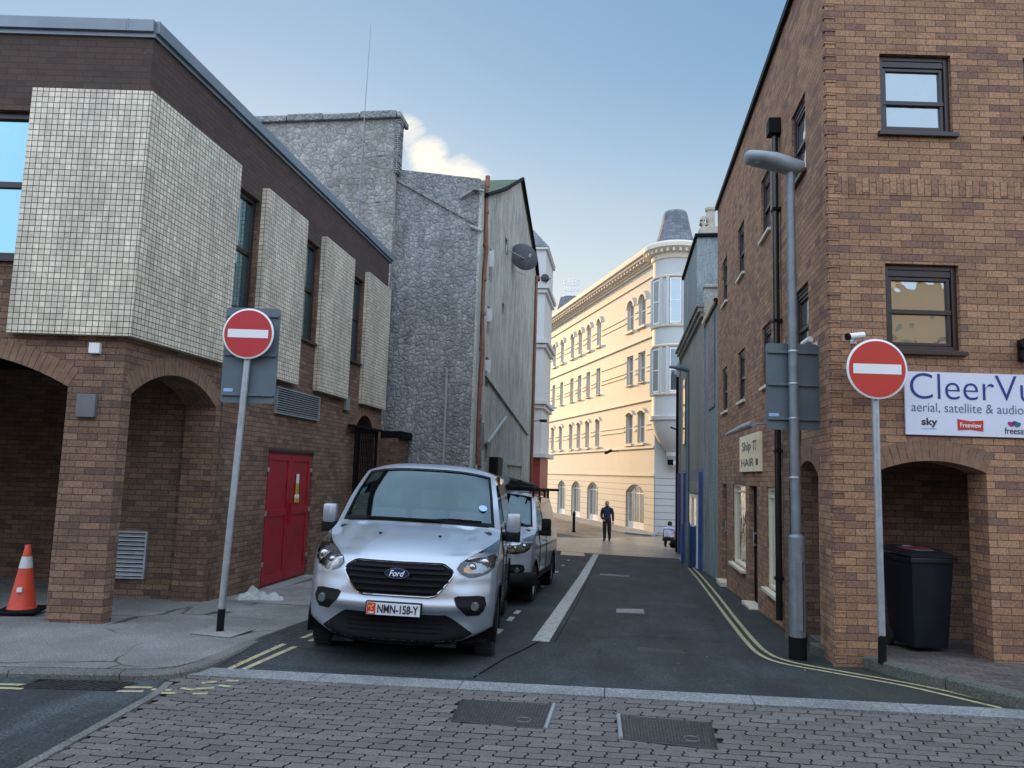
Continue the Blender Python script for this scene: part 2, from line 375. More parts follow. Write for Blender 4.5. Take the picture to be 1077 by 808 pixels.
M['lens'] = plain('lamp_reflector', (.30, .33, .35), .2, .8, .5, 25); M['amber'] = plain('amber_lens', (.65, .28, .06), .15, .3, .1)
M['plate'] = plain('plate_white', (.62, .64, .66), .35, 0, .04); M['platered'] = plain('plate_red', (.50, .03, .02), .4); M['fordblue'] = plain('badge_blue', (.012, .03, .11), .2, .2, .1)
M['bin'] = plain('bin_plastic', (.010, .014, .022), .38, 0, .3, 5); M['binlid'] = plain('bin_lid', (.022, .022, .026), .4, 0, .3, 5); M['binlabel'] = plain('bin_sticker', (.32, .07, .08), .5)
M['iron'] = plain('cast_iron', (.045, .045, .045), .55, .5, .5, 20, .5, 60)
M['pipe'] = plain('rusty_brown_pipe', (.22, .085, .05), .6, 0, .5, 3); M['pipeg'] = plain('grey_pipe', (.28, .29, .28), .6, 0, .3, 3)
M['dish'] = plain('dish_black', (.02, .024, .03), .5); M['blue'] = plain('blue_paint', (.035, .07, .21), .45, 0, .2, 3); M['blue2'] = plain('blue_wall', (.11, .14, .24), .6, 0, .25, 2)
M['cloth'] = plain('dirty_cloth', (.42, .43, .42), .9, 0, .4, 14, .5, 40)
M['stickyellow'] = plain('yellow_sticker', (.65, .48, .05), .5); M['meter'] = plain('meter_box_grey', (.13, .135, .145), .5, 0, .2, 6)
M['clay'] = plain('clay_pot', (.42, .38, .30), .85, 0, .3, 5); M['inner'] = plain('dark_interior', (.02, .02, .022), .9); M['seat'] = plain('seat_fabric', (.13, .135, .145), .9)
M['skin'] = plain('skin', (.42, .24, .17), .6, 0, .1); M['navy'] = plain('navy_jacket', (.013, .020, .055), .8, 0, .3, 12); M['trouser'] = plain('dark_trousers', (.012, .012, .016), .85, 0, .3, 12)
M['shirt'] = plain('pale_blue_shirt', (.42, .48, .66), .8, 0, .15, 12); M['hair'] = plain('dark_hair', (.02, .015, .012), .7); M['hairg'] = plain('grey_hair', (.30, .22, .18), .7); M['shoe'] = plain('shoe', (.015, .013, .012), .5)
M['frost'] = plain('net_curtain', (.35, .42, .42), .8, 0, .2, 8); M['cardboard'] = plain('sign_light', (.86, .74, .48), .6, 0, .1)
def glass_dark(name, tint, metal=.75, rough=.02, base=.0, wav=.004):
    m = NT(name); o = m.obj(); m.col(tint); m.b.inputs['Metallic'].default_value = metal; m.rough(rough)
    if wav: m.bump(m.noise(o, 2.2, 2), .35, wav)
    return m.mat
M['glassL'] = glass_dark('tinted_window_glass', (.24, .42, .47), .9, .015, wav=.01)
M['glassR'] = glass_dark('window_glass', (.30, .345, .36), .8, .02, wav=.05)
M['glassdark'] = glass_dark('dim_window_glass', (.16, .19, .20), .6, .03)
M['glassC'] = glass_dark('old_window_glass', (.30, .34, .34), .5, .05)
M['glassS'] = glass_dark('shop_glass', (.62, .64, .62), .85, .03, wav=.03)
def clearglass(name, tint=(.55, .68, .66), ref=.16, gc=(.66, .88, .95, 1)):
    m = bpy.data.materials.new(name); m.use_nodes = True; t = m.node_tree; t.nodes.clear()
    out = t.nodes.new('ShaderNodeOutputMaterial'); tr = t.nodes.new('ShaderNodeBsdfTransparent'); gl = t.nodes.new('ShaderNodeBsdfGlossy')
    tr.inputs[0].default_value = tint+(1,); gl.inputs['Roughness'].default_value = .015; gl.inputs['Color'].default_value = gc
    fr = t.nodes.new('ShaderNodeLayerWeight'); fr.inputs[0].default_value = .25; ma = t.nodes.new('ShaderNodeMath'); ma.operation = 'MULTIPLY_ADD'
    t.links.new(fr.outputs['Fresnel'], ma.inputs[0]); ma.inputs[1].default_value = .8; ma.inputs[2].default_value = ref; ma.use_clamp = True
    mx = t.nodes.new('ShaderNodeMixShader'); t.links.new(ma.outputs[0], mx.inputs[0]); t.links.new(tr.outputs[0], mx.inputs[1]); t.links.new(gl.outputs[0], mx.inputs[2])
    t.links.new(mx.outputs[0], out.inputs[0]); return m
M['wind'] = clearglass('windscreen_glass', (.48, .62, .64), .085); M['lampglass'] = clearglass('headlamp_glass', (.9, .92, .93), .02, (.9, .9, .9, 1))
# ------------------------------------------------------------------ ground heights
def gz(x, y):
    if y < 7.6: z = 0
    elif y < 26: z = -.043*(y-7.6)
    else: z = max(-.79-.026*(y-26), -1.15)
    t = min(max((y-6.6)/1.0, 0), 1)*min(max((26-y)/6, 0), 1)
    return z+t*.022*min(max(-.9-x, 0), 2.7)
def gzf(x, y):
    if y < 7.6: return 0
    return -.043*(y-7.6) if y < 26 else max(-.79-.026*(y-26), -1.15)
YB = [6.6, 6.85, 7.1, 7.35, 7.6, 20, 21.5, 23, 24.5, 26, 30, 34, 39.85]; XB = [-.9, -1.4, -1.9, -2.4, -3.0, -3.6]
def sheet(name, poly, mat, dz, fn=gz, kind='structure', skirt=0, parent=None, extra=()):
    bm = bmesh.new(); bm.faces.new([bm.verts.new((x, y, 0)) for x, y in poly])
    for y in YB+list(extra): bmesh.ops.bisect_plane(bm, geom=bm.verts[:]+bm.edges[:]+bm.faces[:], plane_co=(0, y, 0), plane_no=(0, 1, 0))
    for x in (XB if fn is gz else []): bmesh.ops.bisect_plane(bm, geom=bm.verts[:]+bm.edges[:]+bm.faces[:], plane_co=(x, 0, 0), plane_no=(1, 0, 0))
    bmesh.ops.triangulate(bm, faces=bm.faces[:])
    for v in bm.verts: v.co.z = fn(v.co.x, v.co.y)+dz
    bmesh.ops.recalc_face_normals(bm, faces=bm.faces[:])
    if sum(f.normal.z for f in bm.faces) < 0: bmesh.ops.reverse_faces(bm, faces=bm.faces[:])
    if skirt:
        r = bmesh.ops.extrude_edge_only(bm, edges=[e for e in bm.edges if e.is_boundary])
        for g in r['geom']:
            if isinstance(g, bmesh.types.BMVert): g.co.z -= skirt
    me = bpy.data.meshes.new(name); bm.to_mesh(me); bm.free(); me.materials.append(mat)
    o = bpy.data.objects.new(name, me); COL.objects.link(o); o.parent = parent
    if kind: o['kind'] = kind
    return o
def arcs(pts, n=5):
    out = []
    for i in range(len(pts)):
        out.append(pts[i])
    return out
def smooth_line(pts, n=6):
    P = [Vector((p[0], p[1], 0)) for p in pts]; out = []
    for i in range(len(P)-1):
        a = P[max(i-1, 0)]; b = P[i]; c = P[i+1]; d = P[min(i+2, len(P)-1)]
        for k in range(n):
            t = k/n; q = .5*((2*b)+(c-a)*t+(2*a-5*b+4*c-d)*t*t+(3*b-a-3*c+d)*t**3); out.append((q.x, q.y))
    out.append((P[-1].x, P[-1].y)); return out
def ribbon(name, pts, w, mat, dz, kind='structure', fn=gz, parent=None, jag=0):
    """painted line of width w following pts"""
    mb = MB(); vs = []
    den = []
    for i in range(len(pts)-1):
        a = Vector(pts[i]); b = Vector(pts[i+1]); m = max(1, int((b-a).length/.35))
        for k in range(m): den.append(a.lerp(b, k/m))
    den.append(Vector(pts[-1]))
    for i, p in enumerate(den):
        t = (den[min(i+1, len(den)-1)]-den[max(i-1, 0)]).normalized(); n = Vector((-t.y, t.x))
        j = jag*(rnd.random()-.5)
        for s in (-.5, .5):
            q = p+n*(w*s+j); vs.append((q.x, q.y, fn(q.x, q.y)+dz))
    mb.add(vs, [(2*i, 2*i+1, 2*i+3, 2*i+2) for i in range(len(den)-1)])
    o = mb.build(name, mat, parent, recalc=False)
    if o.data.polygons[0].normal.z < 0: o.data.flip_normals()
    if kind: o['kind'] = kind
    return o
def kerb(name, pts, w, h, mat, side=1, fn=gz, dz=0, seg=.9, joint=.008):
    """row of kerb stones, outer (road) edge along pts, top dz+h above the ground"""
    mb = MB(); P = [Vector(p) for p in pts]; L = [0]
    for i in range(1, len(P)): L.append(L[-1]+(P[i]-P[i-1]).length)
    def at(s):
        s = max(0, min(s, L[-1]))
        for i in range(1, len(P)):
            if s <= L[i] or i == len(P)-1:
                t = (s-L[i-1])/max(L[i]-L[i-1], 1e-6); d = (P[i]-P[i-1]).normalized(); return P[i-1].lerp(P[i], t), d
    s = 0
    while s < L[-1]-.05:
        e = min(s+seg, L[-1]); n = 4; hh = h+rnd.uniform(-.004, .004)
        A = []
        for k in range(n+1):
            p, d = at(s+joint/2+(e-s-joint)*k/n); nn = Vector((-d.y, d.x))*side; A.append((p, p+nn*w))
        vs = []
        for p, q in A:
            zp = fn(p.x, p.y)+dz; zq = zp
            i1 = p.lerp(q, .1)
            vs += [(p.x, p.y, zp-.15), (p.x, p.y, zp+hh-.018), (i1.x, i1.y, zp+hh), (q.x, q.y, zq+hh), (q.x, q.y, zq-.15)]
        fs = []
        for k in range(n):
            for j in range(4): fs.append((k*5+j, k*5+j+1, (k+1)*5+j+1, (k+1)*5+j))
        fs += [(0, 1, 2, 3, 4), tuple(n*5+j for j in (4, 3, 2, 1, 0))]
        mb.add(vs, fs); s = e
    o = mb.build(name, mat); o['kind'] = 'structure'; return o

CA, SA = math.cos(R(8.2)), math.sin(R(8.2))
def stripY(x, far=0): return 6.555+.068*(x+.0)+(.262 if far else 0)+.03
# one ground sheet to the horizon
bm_poly = [(-400, -400), (400, -400), (400, 900), (-400, 900)]
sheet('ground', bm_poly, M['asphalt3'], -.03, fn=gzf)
# street asphalt, from the granite strip down to the plaza
sheet('road', [(-3.70, 6.40), (-3.70, 6.57), (3.6, 7.05), (6, 7.2), (6, 8.2), (2.35, 8.8), (2.22, 9.2), (2.25, 20.0), (2.25, 26.05), (1.95, 26.0), (-.37, 26.35), (-2.1, 27.2), (-3.65, 27.6), (-3.65, 8.5), (-3.6, 6.55)], M['asphalt'], .004)
sheet('side_road', [(-16, -4), (-3.05, -4), (-3.46, 4.1), (-3.62, 5.8), (-3.80, 6.35), (-4.9, 6.1), (-16, 4.6)], M['asphalt2'], .004)
sheet('plaza', [(-2.1, 27.2), (-.37, 26.35), (1.95, 26.0), (2.6, 26.0), (9, 26.0), (9, 42), (3.2, 42), (1.3, 39.9), (-1.0, 36.6), (-4.2, 35.0), (-9, 33.5), (-9, 28.5), (-3.65, 27.6)], M['setts'], .006)
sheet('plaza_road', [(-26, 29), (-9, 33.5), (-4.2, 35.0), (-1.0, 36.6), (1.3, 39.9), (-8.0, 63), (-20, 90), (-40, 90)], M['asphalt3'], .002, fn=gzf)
# pavement along the cream building
fa = R(110.9)
def cre(s, o): return (1.79+math.cos(fa)*s-math.sin(fa)*o*-1*-1, 41.92+math.sin(fa)*s+math.cos(fa)*o) if False else (1.79+math.cos(fa)*s-math.cos(fa-math.pi/2)*o, 41.92+math.sin(fa)*s-math.sin(fa-math.pi/2)*o)
sheet('far_pavement', [cre(-.6, 0), cre(40, 0), cre(40, 1.6), cre(-.2, 1.6), cre(-1.5, .8)], M['slab'], .09, fn=gzf, skirt=.15)
kerb('far_kerb', [cre(40, 1.75), cre(10, 1.75), cre(-.2, 1.75)], .15, .10, M['granite'], side=1, fn=gzf, seg=2)
# left pavement
lp = [(-3.72, 6.62), (-3.69, 7.2), (-3.68, 8.5), (-3.70, 18.6), (-14, 18.6), (-14, 4.78), (-5.0, 6.06), (-4.3, 6.2), (-3.95, 6.28), (-3.8, 6.42)]
sheet('pavement', lp, M['conc'], .055, fn=gzf, skirt=.2)
kerb('kerb', [(-13, 4.80), (-4.95, 5.90), (-4.25, 6.03), (-3.82, 6.14), (-3.62, 6.30), (-3.56, 6.6), (-3.56, 7.2), (-3.55, 8.5), (-3.54, 12), (-3.54, 18.6)], .14, .057, M['kerb'], side=1, fn=gzf)
mb = MB()
sl = sheet('door_apron', [(-5.45, 10.2), (-4.1, 10.1), (-4.05, 13.4), (-5.45, 13.6)], M['slab'], .060, fn=gzf)
# right pavement
rp = [(2.24, 9.35), (2.22, 9.10), (2.32, 8.88), (2.56, 8.52), (2.88, 7.9), (3.42, 7.2), (3.9, 6.7), (4.7, 5.9), (9, 3), (14, 10), (14, 12.5), (2.24, 12.5)]
sheet('pavement', rp, M['pavR'], .10, fn=gzf, skirt=.2)
kp = smooth_line([(2.10, 9.15), (2.13, 8.93), (2.42, 8.50), (2.72, 7.80), (3.28, 7.07), (3.8, 6.55), (4.6, 5.75), (8.9, 2.8)], 4)
kerb('kerb', kp, .16, .115, M['kerbR'], side=1, fn=gzf)
# granite threshold strip
mb = MB(); x = -3.74
while x < 3.35:
    e = min(x+1.21, 3.42); g = .004
    vs = [(x+g, stripY(x), -.1), (e-g, stripY(e), -.1), (e-g, stripY(e, 1), -.1), (x+g, stripY(x, 1), -.1)]
    vs += [(a, b, .012+(.004 if rnd.random() < .5 else 0)*0) for a, b, c in vs]
    mb.add(vs, [(0, 1, 5, 4), (1, 2, 6, 5), (2, 3, 7, 6), (3, 0, 4, 7), (4, 5, 6, 7)]); x = e
tag(mb.build('threshold_strip', M['granite']), kind='structure')
# bed of the block paving + individual wavy blocks
def leftline(y): return -3.62+(5.8-y)*.095 if y < 5.8 else -3.62-(y-5.8)*.3
sheet('paving_bed', [(-3.05, -6), (12, -6), (12, 3.0), (9, 3.2), (4.6, 6.1), (3.35, 7.0), (3.4, 6.83), (-3.76, 6.33), (-3.62, 5.8), (-3.46, 4.1)], M['pavebase'], -.022)
BW, BH = .205, .103
def wav(t, p):
    t = (t/p) % 1.0
    # clipped zigzag
    z = abs(2*t-1)*2-1
    return max(-.62, min(.62, z))/.62
covers = [[(-1.20, 5.70), (-1.23, 6.24), (-.49, 6.29), (-.50, 5.68)], [(.02, 5.60), (0., 6.13), (.69, 6.12), (.67, 5.54)]]
CS = [[(sum(q[0] for q in c)/4+(p[0]-sum(q[0] for q in c)/4)*.86, sum(q[1] for q in c)/4+(p[1]-sum(q[1] for q in c)/4)*.80) for p in c] for c in covers]
def inside(px_, py_, poly):
    c = False
    for i in range(len(poly)):
        x1, y1 = poly[i]; x2, y2 = poly[i-1]
        if (y1 > py_) != (y2 > py_) and px_ < (x2-x1)*(py_-y1)/(y2-y1)+x1: c = not c
    return c
mb = MB(); tints = []
th = R(3.2); ct, st_ = math.cos(th), math.sin(th)
for j in range(-20, 40):
    for i in range(-26, 30):
        u0 = i*BW+(BW/2 if j % 2 else 0); v0 = j*BH
        cu, cv = u0+BW/2, v0+BH/2; wx, wy = cu*ct-cv*st_, 4.0+cu*st_+cv*ct
        if wy < 2.6 or wy > stripY(wx)-.01 or wx < leftline(wy)+.045 or wx > 6.5: continue
        if wx > 2.4 and wy > 6.85-(wx-3.2)*.95-.12: continue
        if any(inside(wx, wy, c) for c in CS): continue
        pts = []; g = .0058; nl, ns = 8, 6
        for k in range(nl): pts.append((u0+g+(BW-2*g)*k/nl, v0+g))
        for k in range(ns): pts.append((u0+BW-g, v0+g+(BH-2*g)*k/ns))
        for k in range(nl): pts.append((u0+BW-g-(BW-2*g)*k/nl, v0+BH-g))
        for k in range(ns): pts.append((u0+g, v0+BH-g-(BH-2*g)*k/ns))
        dz = rnd.uniform(-.0018, .0018); tx, ty = rnd.uniform(-.012, .012), rnd.uniform(-.012, .012)
        def mp(u, v):
            uu = u+.0105*wav(v+.25*BH, BH); vv = v+.0025*wav(u, BW/2)
            x_, y_ = uu*ct-vv*st_, 4.0+uu*st_+vv*ct
            y_ = min(y_, stripY(x_)-.006); return x_, y_
        top = []; ch = []; bot = []
        for u, v in pts:
            x_, y_ = mp(u, v); z_ = dz+tx*(u-cu)+ty*(v-cv)
            a_, b_ = mp(cu+(u-cu)*(1-.003/BW*2), cv+(v-cv)*(1-.003/BH*2))
            top.append((a_, b_, z_)); ch.append((x_, y_, z_-.0022)); bot.append((x_, y_, -.026))
        n = len(pts); fs = [tuple(range(n))]; mb.mi = 0
        for k in range(n):
            k2 = (k+1) % n; fs.append((n+k, n+k2, k2, k))
        mb.add(top+ch, fs); mb.mi = 1; f2 = [(k, (k+1) % n, n+(k+1) % n, n+k) for k in range(n)]; mb.add([(a_*1, b_, c_) for a_, b_, c_ in ch]+bot, [q[::-1] for q in f2]); fs = fs+f2; tints += [max(0, min(1, rnd.gauss(.5, .22)))]*len(fs)
pv = mb.build('block_paving', [M['paver'], M['pavebase']], recalc=False); pv['kind'] = 'structure'
at = pv.data.attributes.new('tint', 'FLOAT', 'FACE'); at.data.foreach_set('value', tints)
# edging kerb between side road and blocks
kerb('edging', [(leftline(y)+.0, y) for y in (2, 3, 4, 5, 5.8, 6.1)], .075, .008, M['kerb'], side=-1, seg=.9)
# road paint
YL = smooth_line([(1.95, 26.4), (1.81, 19.6), (1.67, 15.2), (1.545, 11.55), (1.49, 9.7), (1.50, 8.80), (1.64, 8.37), (1.93, 8.12), (2.56, 7.63), (3.13, 7.08)], 5)
YR = smooth_line([(2.08, 26.4), (1.95, 19.7), (1.81, 15.3), (1.66, 11.6), (1.60, 9.74), (1.61, 8.92), (1.73, 8.52), (1.98, 8.26), (2.60, 7.79), (3.24, 7.18)], 5)
for l in (YL, YR): ribbon('yellow_line', l, .052, M['yellow'], .009, jag=.004)
for l in ([(-3.41, 6.62), (-3.23, 7.85), (-3.24, 8.6), (-3.25, 17)], [(-3.28, 6.63), (-3.10, 7.7), (-3.11, 8.6), (-3.12, 17)]): ribbon('yellow_line', l, .055, M['yellow'], .009, jag=.004)
for l in ([(-13, 4.55), (-4.98, 5.70), (-4.66, 5.75)], [(-13, 4.45), (-4.92, 5.605), (-4.62, 5.65)], [(-3.93, 5.88), (-3.70, 5.93)], [(-3.90, 5.77), (-3.70, 5.81)]): ribbon('yellow_line', l, .05, M['yellow'], .009, jag=.01)
mb = MB()
for (x, y, w, a) in ((-3.60, 5.90, .16, .1), (-3.42, 5.97, .13, -.1), (-3.50, 5.83, .12, .1), (-3.30, 6.02, .14, .5), (-3.26, 5.88, .11, .3), (-3.18, 6.12, .12, -.2), (-3.36, 6.19, .12, .7), (-3.20, 6.28, .1, .2)):
    mb.box(-w/2, w/2, -.024, .024, 0, .002, Matrix.Translation((x, y, .004)) @ Matrix.Rotation(a, 4, 'Z'))
tag(mb.build('worn_yellow_paint', M['yellow']), kind='structure')
ribbon('white_line', [(-.86, 8.76), (-.80, 17), (-.79, 26.3)], .19, M['whitepaint'], .009)
for yy in (9.0, 10.08, 10.75, 12.4, 14.5, 16.3, 18.0, 20.2, 22.4): ribbon('white_dash', [(-1.36-.005*yy, yy), (-1.36-.005*yy, yy+.38)], .075, M['whitepaint'], .009)
sheet('road_patch', [(-3.5, 6.78), (-1.27, 6.87), (-.90, 8.70), (-3.5, 8.80)], M['asphalt4'], .0065)
ribbon('road_seam', [(-.88, 8.74), (-1.0, 8.1), (-1.26, 6.88)], .022, M['blackmat'], .008, jag=.01)
ribbon('road_seam', [(-.70, 8.8), (-.66, 12), (-.67, 26)], .012, M['blackmat'], .0072, jag=.012)
sheet('road_patch', [(.35, 9.6), (1.2, 9.5), (1.25, 13.2), (.5, 13.4)], M['asphalt4'], .0062)
# darker repair joint and patches in the road
for q, mt in (([(-.04, 11.58), (.37, 11.66), (.37, 12.2), (-.04, 12.05)], M['slab']), ([(-.45, 18.0), (.22, 17.9), (.22, 18.4), (-.45, 18.5)], M['conc'])): sheet('road_patch', q, mt, .008)
sheet('road_patch', [(-2.0, 27.0), (-1.2, 26.6), (-1.1, 25.0), (-1.9, 25.2)], M['setts'], .008)  # pale patch standing in for sunlight on the ground, painted by its colour

# ------------------------------------------------------------------ wall helpers
def arch(x0, x1, zb, zs, za, n=14):
    h = za-zs; w = (x1-x0)/2; r = (w*w+h*h)/(2*h); cz = za-r; cx = (x0+x1)/2; a = math.asin(min(1, w/r)) if h <= w else math.pi-math.asin(w/r)
    pts = [(x0, zb), (x1, zb)]
    for k in range(n+1):
        t = a-2*a*k/n; pts.append((cx+r*math.sin(t), cz+r*math.cos(t)))
    return pts
def rect(x0, x1, z0, z1): return [(x0, z0), (x1, z0), (x1, z1), (x0, z1)]
def voussoirs(x0, x1, zs, za, d, y, mat, name, parent, rot, nb=None, prnt=None):
    h = za-zs; w = (x1-x0)/2; r = (w*w+h*h)/(2*h); cz = za-r; cx = (x0+x1)/2; a = math.asin(min(1, w/r)); mb = MB()
    nb = nb or int(2*a*r/.075); g = .004/r
    for k in range(nb):
        t0 = -a+2*a*k/nb+g; t1 = -a+2*a*(k+1)/nb-g
        P = [(cx+q*math.sin(t), cz+q*math.cos(t)) for q, t in ((r, t0), (r+d, t0), (r+d, t1), (r, t1))]
        yy = y-rnd.uniform(.002, .006)
        mb.plate([P[::-1]], yy, .03)
    return mb.build(name, mat, parent, rot=rot)
def frame(mb, x0, x1, z0, z1, w, y0, y1):
    mb.box(x0, x0+w, y0, y1, z0, z1); mb.box(x1-w, x1, y0, y1, z0, z1)
    mb.box(x0+w, x1-w, y0, y1, z0, z0+w); mb.box(x0+w, x1-w, y0, y1, z1-w, z1)
def window(parent, rot, x0, x1, z0, z1, fm, gm, w=.06, y0=.06, tr=None, vert=None, sill=None, head=0, label=None, inner=.0, name='window', sillm=None, pw=None):
    """framed window as a part with pane and sill below it"""
    mb = MB(); frame(mb, x0, x1, z0, z1, w, y0, y0+.09)
    if head: mb.box(x0+w, x1-w, y0+.01, y0+.08, z1-w-head, z1-w)
    for t in (tr or []): mb.box(x0+w, x1-w, y0+.012, y0+.075, t-w*.45, t+w*.45)
    for t in (vert or []): mb.box(t-w*.4, t+w*.4, y0+.014, y0+.072, z0+w, z1-w-head)
    if inner: frame(mb, x0+w+.008, x1-w-.008, z0+w+.008, z1-w-head-.008, inner, y0+.02, y0+.066)
    f = mb.build(name, fm, parent, rot=rot, bevel=.004)
    if label: f['label'] = label
    g = MB(); g.box(x0+w*.5, x1-w*.5, y0+.045, y0+.055, z0+w*.5, z1-w*.5); g.build('pane', gm, f)
    if sill: s = MB(); s.box(x0-.04, x1+.04, -sill, y0+.03, z0-.05, z0-.002); s.build('sill', sillm or fm, f, bevel=.004)
    return f

# ================================================================== LEFT BUILDING
LB = empty('brick_building', (-5.56, 7.85, 0), 'brown brick corner building with cream tiled panels and red double door', 'building')
FR = (0, 0, R(8.2)); SR = (0, 0, R(90.36))
T = .45
mb = MB()
wins = [(2.12, 2.90), (4.55, 5.33), (7.0, 7.84)]
holes = [arch(.17, 2.06, -.2, 2.58, 2.90), rect(3.78, 5.63, -.35, 2.06), arch(7.8, 9.05, -.8, 2.60, 2.98)]+[rect(a, b, 4.06, 5.86) for a, b in wins]
holes[0] = [(p[0], max(p[1], -.2)) for p in holes[0]]
mb.plate([rect(0, 9.6, -.9, 6.85)]+holes, 0, T, mit=[(0, .0)])
mb.build('side_wall', M['brickL'], LB, rot=SR)
mb = MB(); mb.plate([rect(-9, 0, -.3, 6.85), arch(-3.6, -.61, -.2, 2.62, 3.0), arch(-7.4, -4.3, -.2, 2.62, 3.0), rect(-3.2, -1.30, 4.08, 5.86)], 0, .19, mit=[(0, -.05)])
mb.box(-.55, -.12, .1, .24, -.3, 2.55)
mb.build('front_wall', M['brickL'], LB, rot=FR)
voussoirs(.17, 2.06, 2.58, 2.90, .22, 0, M['vous'], 'arch_ring', LB, SR)
voussoirs(-3.6, -.61, 2.62, 3.0, .22, 0, M['vous'], 'arch_ring', LB, FR)
voussoirs(7.8, 9.05, 2.60, 2.98, .2, 0, M['vous'], 'arch_ring', LB, SR)
mb = MB(); mb.box(-1.45, .33, 2.16, 2.4, -.3, 3.4); mb.box(-1.45, -1.2, 2.41, 4.0, -.3, 3.4); mb.box(-9, -1.2, 3.95, 4.2, -.3, 3.4)
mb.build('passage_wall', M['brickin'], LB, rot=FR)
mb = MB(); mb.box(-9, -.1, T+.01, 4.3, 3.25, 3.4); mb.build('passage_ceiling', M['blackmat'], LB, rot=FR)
mb = MB(); mb.plate([[(-9, .1), (-.1, .1), (-1.3, 9.4), (-9, 9.4)]], 0, .15); 
for i, v in enumerate(mb.v): mb.v[i] = (v[0], v[2], 6.68-v[1])
mb.build('roof', M['lead'], LB, rot=FR)
# fascia
for rot, x0, x1, e in ((SR, -.02, 9.75, 0), (FR, -9, .02, 0)):
    mb = MB(); x = x0
    while x < x1-.01:
        xe = min(x+2.9, x1); mb.box(x+.004, xe-.004, -.07, .25, 6.855, 7.0); mb.box(x, min(x+.02, xe), -.074, .2, 6.852, 7.004); x = xe
    mb.box(x0, x1, -.03, .1, 6.80, 6.854)
    mb.build('fascia', M['lead'], LB, rot=rot, bevel=.003)
# tiled panels: the corner one wraps round
k = .094
mb = MB(); mb.plate([rect(-1.30, .0, 3.20, 6.09)], -.11, -.002)
for i, v in enumerate(mb.v):
    if abs(v[0]) < 1e-4 and v[1] < -.05: mb.v[i] = (k, v[1], v[2])
mb.build('tiled_panel', M['tile'], LB, rot=FR)
mb = MB(); mb.plate([rect(.0, 2.08, 3.20, 6.09)], -.11, -.002)
for i, v in enumerate(mb.v):
    if abs(v[0]) < 1e-4 and v[1] < -.05: mb.v[i] = (-k, v[1], v[2])
mb.build('tiled_panel', M['tile'], LB, rot=SR)
for a, b in ((2.95, 4.5), (5.38, 6.95), (7.9, 9.52)):
    mb = MB(); mb.box(a, b, -.11, -.002, 3.20, 6.09); mb.build('tiled_panel', M['tile'], LB, rot=SR)
mb = MB(); mb.box(-5.9, -3.25, -.11, -.002, 3.20, 6.09); mb.build('tiled_panel', M['tile'], LB, rot=FR)
for a, b in wins:
    window(LB, SR, a, b, 4.06, 5.86, M['frame'], M['glassL'], .07, .07, tr=[5.0], sill=.05)
window(LB, FR, -3.2, -1.30, 4.08, 5.86, M['frame'], M['glassL'], .08, .07, tr=[4.98], sill=.05)
# red double door
D = MB()
D.box(3.79, 5.62, .05, .09, -.12, 2.05)
D.build('door_frame', M['red'], LB, rot=SR)
for i, (a, b) in enumerate(((3.84, 4.70), (4.71, 5.57))):
    D = MB(); D.box(a, b, .035, .049, -.08, 2.0)
    for z0, z1 in ((-.08, .06), (.98, 1.10), (1.9, 2.0)): D.box(a, b, .018, .035, z0, z1)
    for xx in (a, b-.09): D.box(xx, xx+.09, .018, .0352, .06, .98); D.box(xx, xx+.09, .018, .0352, 1.10, 1.9)
    d = D.build('door_leaf', M['red'], LB, rot=SR, bevel=.004)
    for z in (.25, 1.05, 1.75): h = MB(); h.box((a-.05 if i == 0 else b-.02), (a+.02 if i == 0 else b+.05), .004, .02, z-.035, z+.035); h.build('hinge', M['galv'], d)
    if i == 1:
        h = MB(); h.box(a+.015, a+.035, -.03, .018, .85, 1.2); h.build('handle', M['red'], d)
        for q, (z0, z1, mm, x0, x1) in enumerate(((1.52, 1.68, M['signwhite'], a+.25, a+.36), (1.33, 1.515, M['stickyellow'], a+.25, a+.36), (1.27, 1.325, M['signwhite'], a+.22, a+.40), (1.19, 1.265, M['stickyellow'], a+.22, a+.40))):
            s = MB(); s.box(x0, x1, .012, .0175, z0, z1); s.build('safety_sticker', mm, d)
        s = MB()
        for z in (1.36, 1.385, 1.41, 1.44, 1.47, 1.21, 1.235): s.box(a+.27, a+.34, .009, .0119, z, z+.008)
        s.build('sticker_text', M['inkk'], d)
D = MB(); D.box(3.7, 5.7, -.22, T, -.32, -.125); D.build('door_step', M['slab'], LB, rot=SR, bevel=.01)
D = MB(); D.box(3.78, 5.63, -.01, .06, 2.05, 2.09); D.build('lintel', M['frame'], LB, rot=SR)
def louvre(parent, rot, x0, x1, z0, z1, n, y, mat=None, name='louvre_vent'):
    mb = MB(); frame(mb, x0, x1, z0, z1, .025, y-.045, y+.004)
    f = mb.build(name, mat or M['galv'], parent, rot=rot)
    mb = MB(); mb.box(x0+.02, x1-.02, y-.006, y-.001, z0+.02, z1-.02); mb.build('void', M['blackmat'], f)
    mb = MB()
    for i in range(n):
        z = z0+.03+(z1-z0-.06)*(i+.5)/n; h = (z1-z0-.06)/n
        vs = [(x0+.02, y-.042, z-h*.30), (x1-.02, y-.042, z-h*.30), (x1-.02, y-.012, z+h*.28), (x0+.02, y-.012, z+h*.28)]
        vs += [(a, b+.002, c+.006) for a, b, c in vs]
        mb.add(vs, [(0, 1, 2, 3), (4, 5, 6, 7), (0, 1, 5, 4), (2, 3, 7, 6), (0, 3, 7, 4), (1, 2, 6, 5)])
    mb.build('louvre_blades', mat or M['galv'], f); return f
louvre(LB, SR, 3.86, 5.68, 2.66, 3.10, 10, -.002)
louvre(LB, FR, -1.20, -.56, .22, .86, 10, 2.156)
mb = MB(); mb.box(-.39, -.27, -.06, -.002, 3.0, 3.12); mb.build('alarm_box', M['signwhite'], LB, rot=FR, bevel=.006)
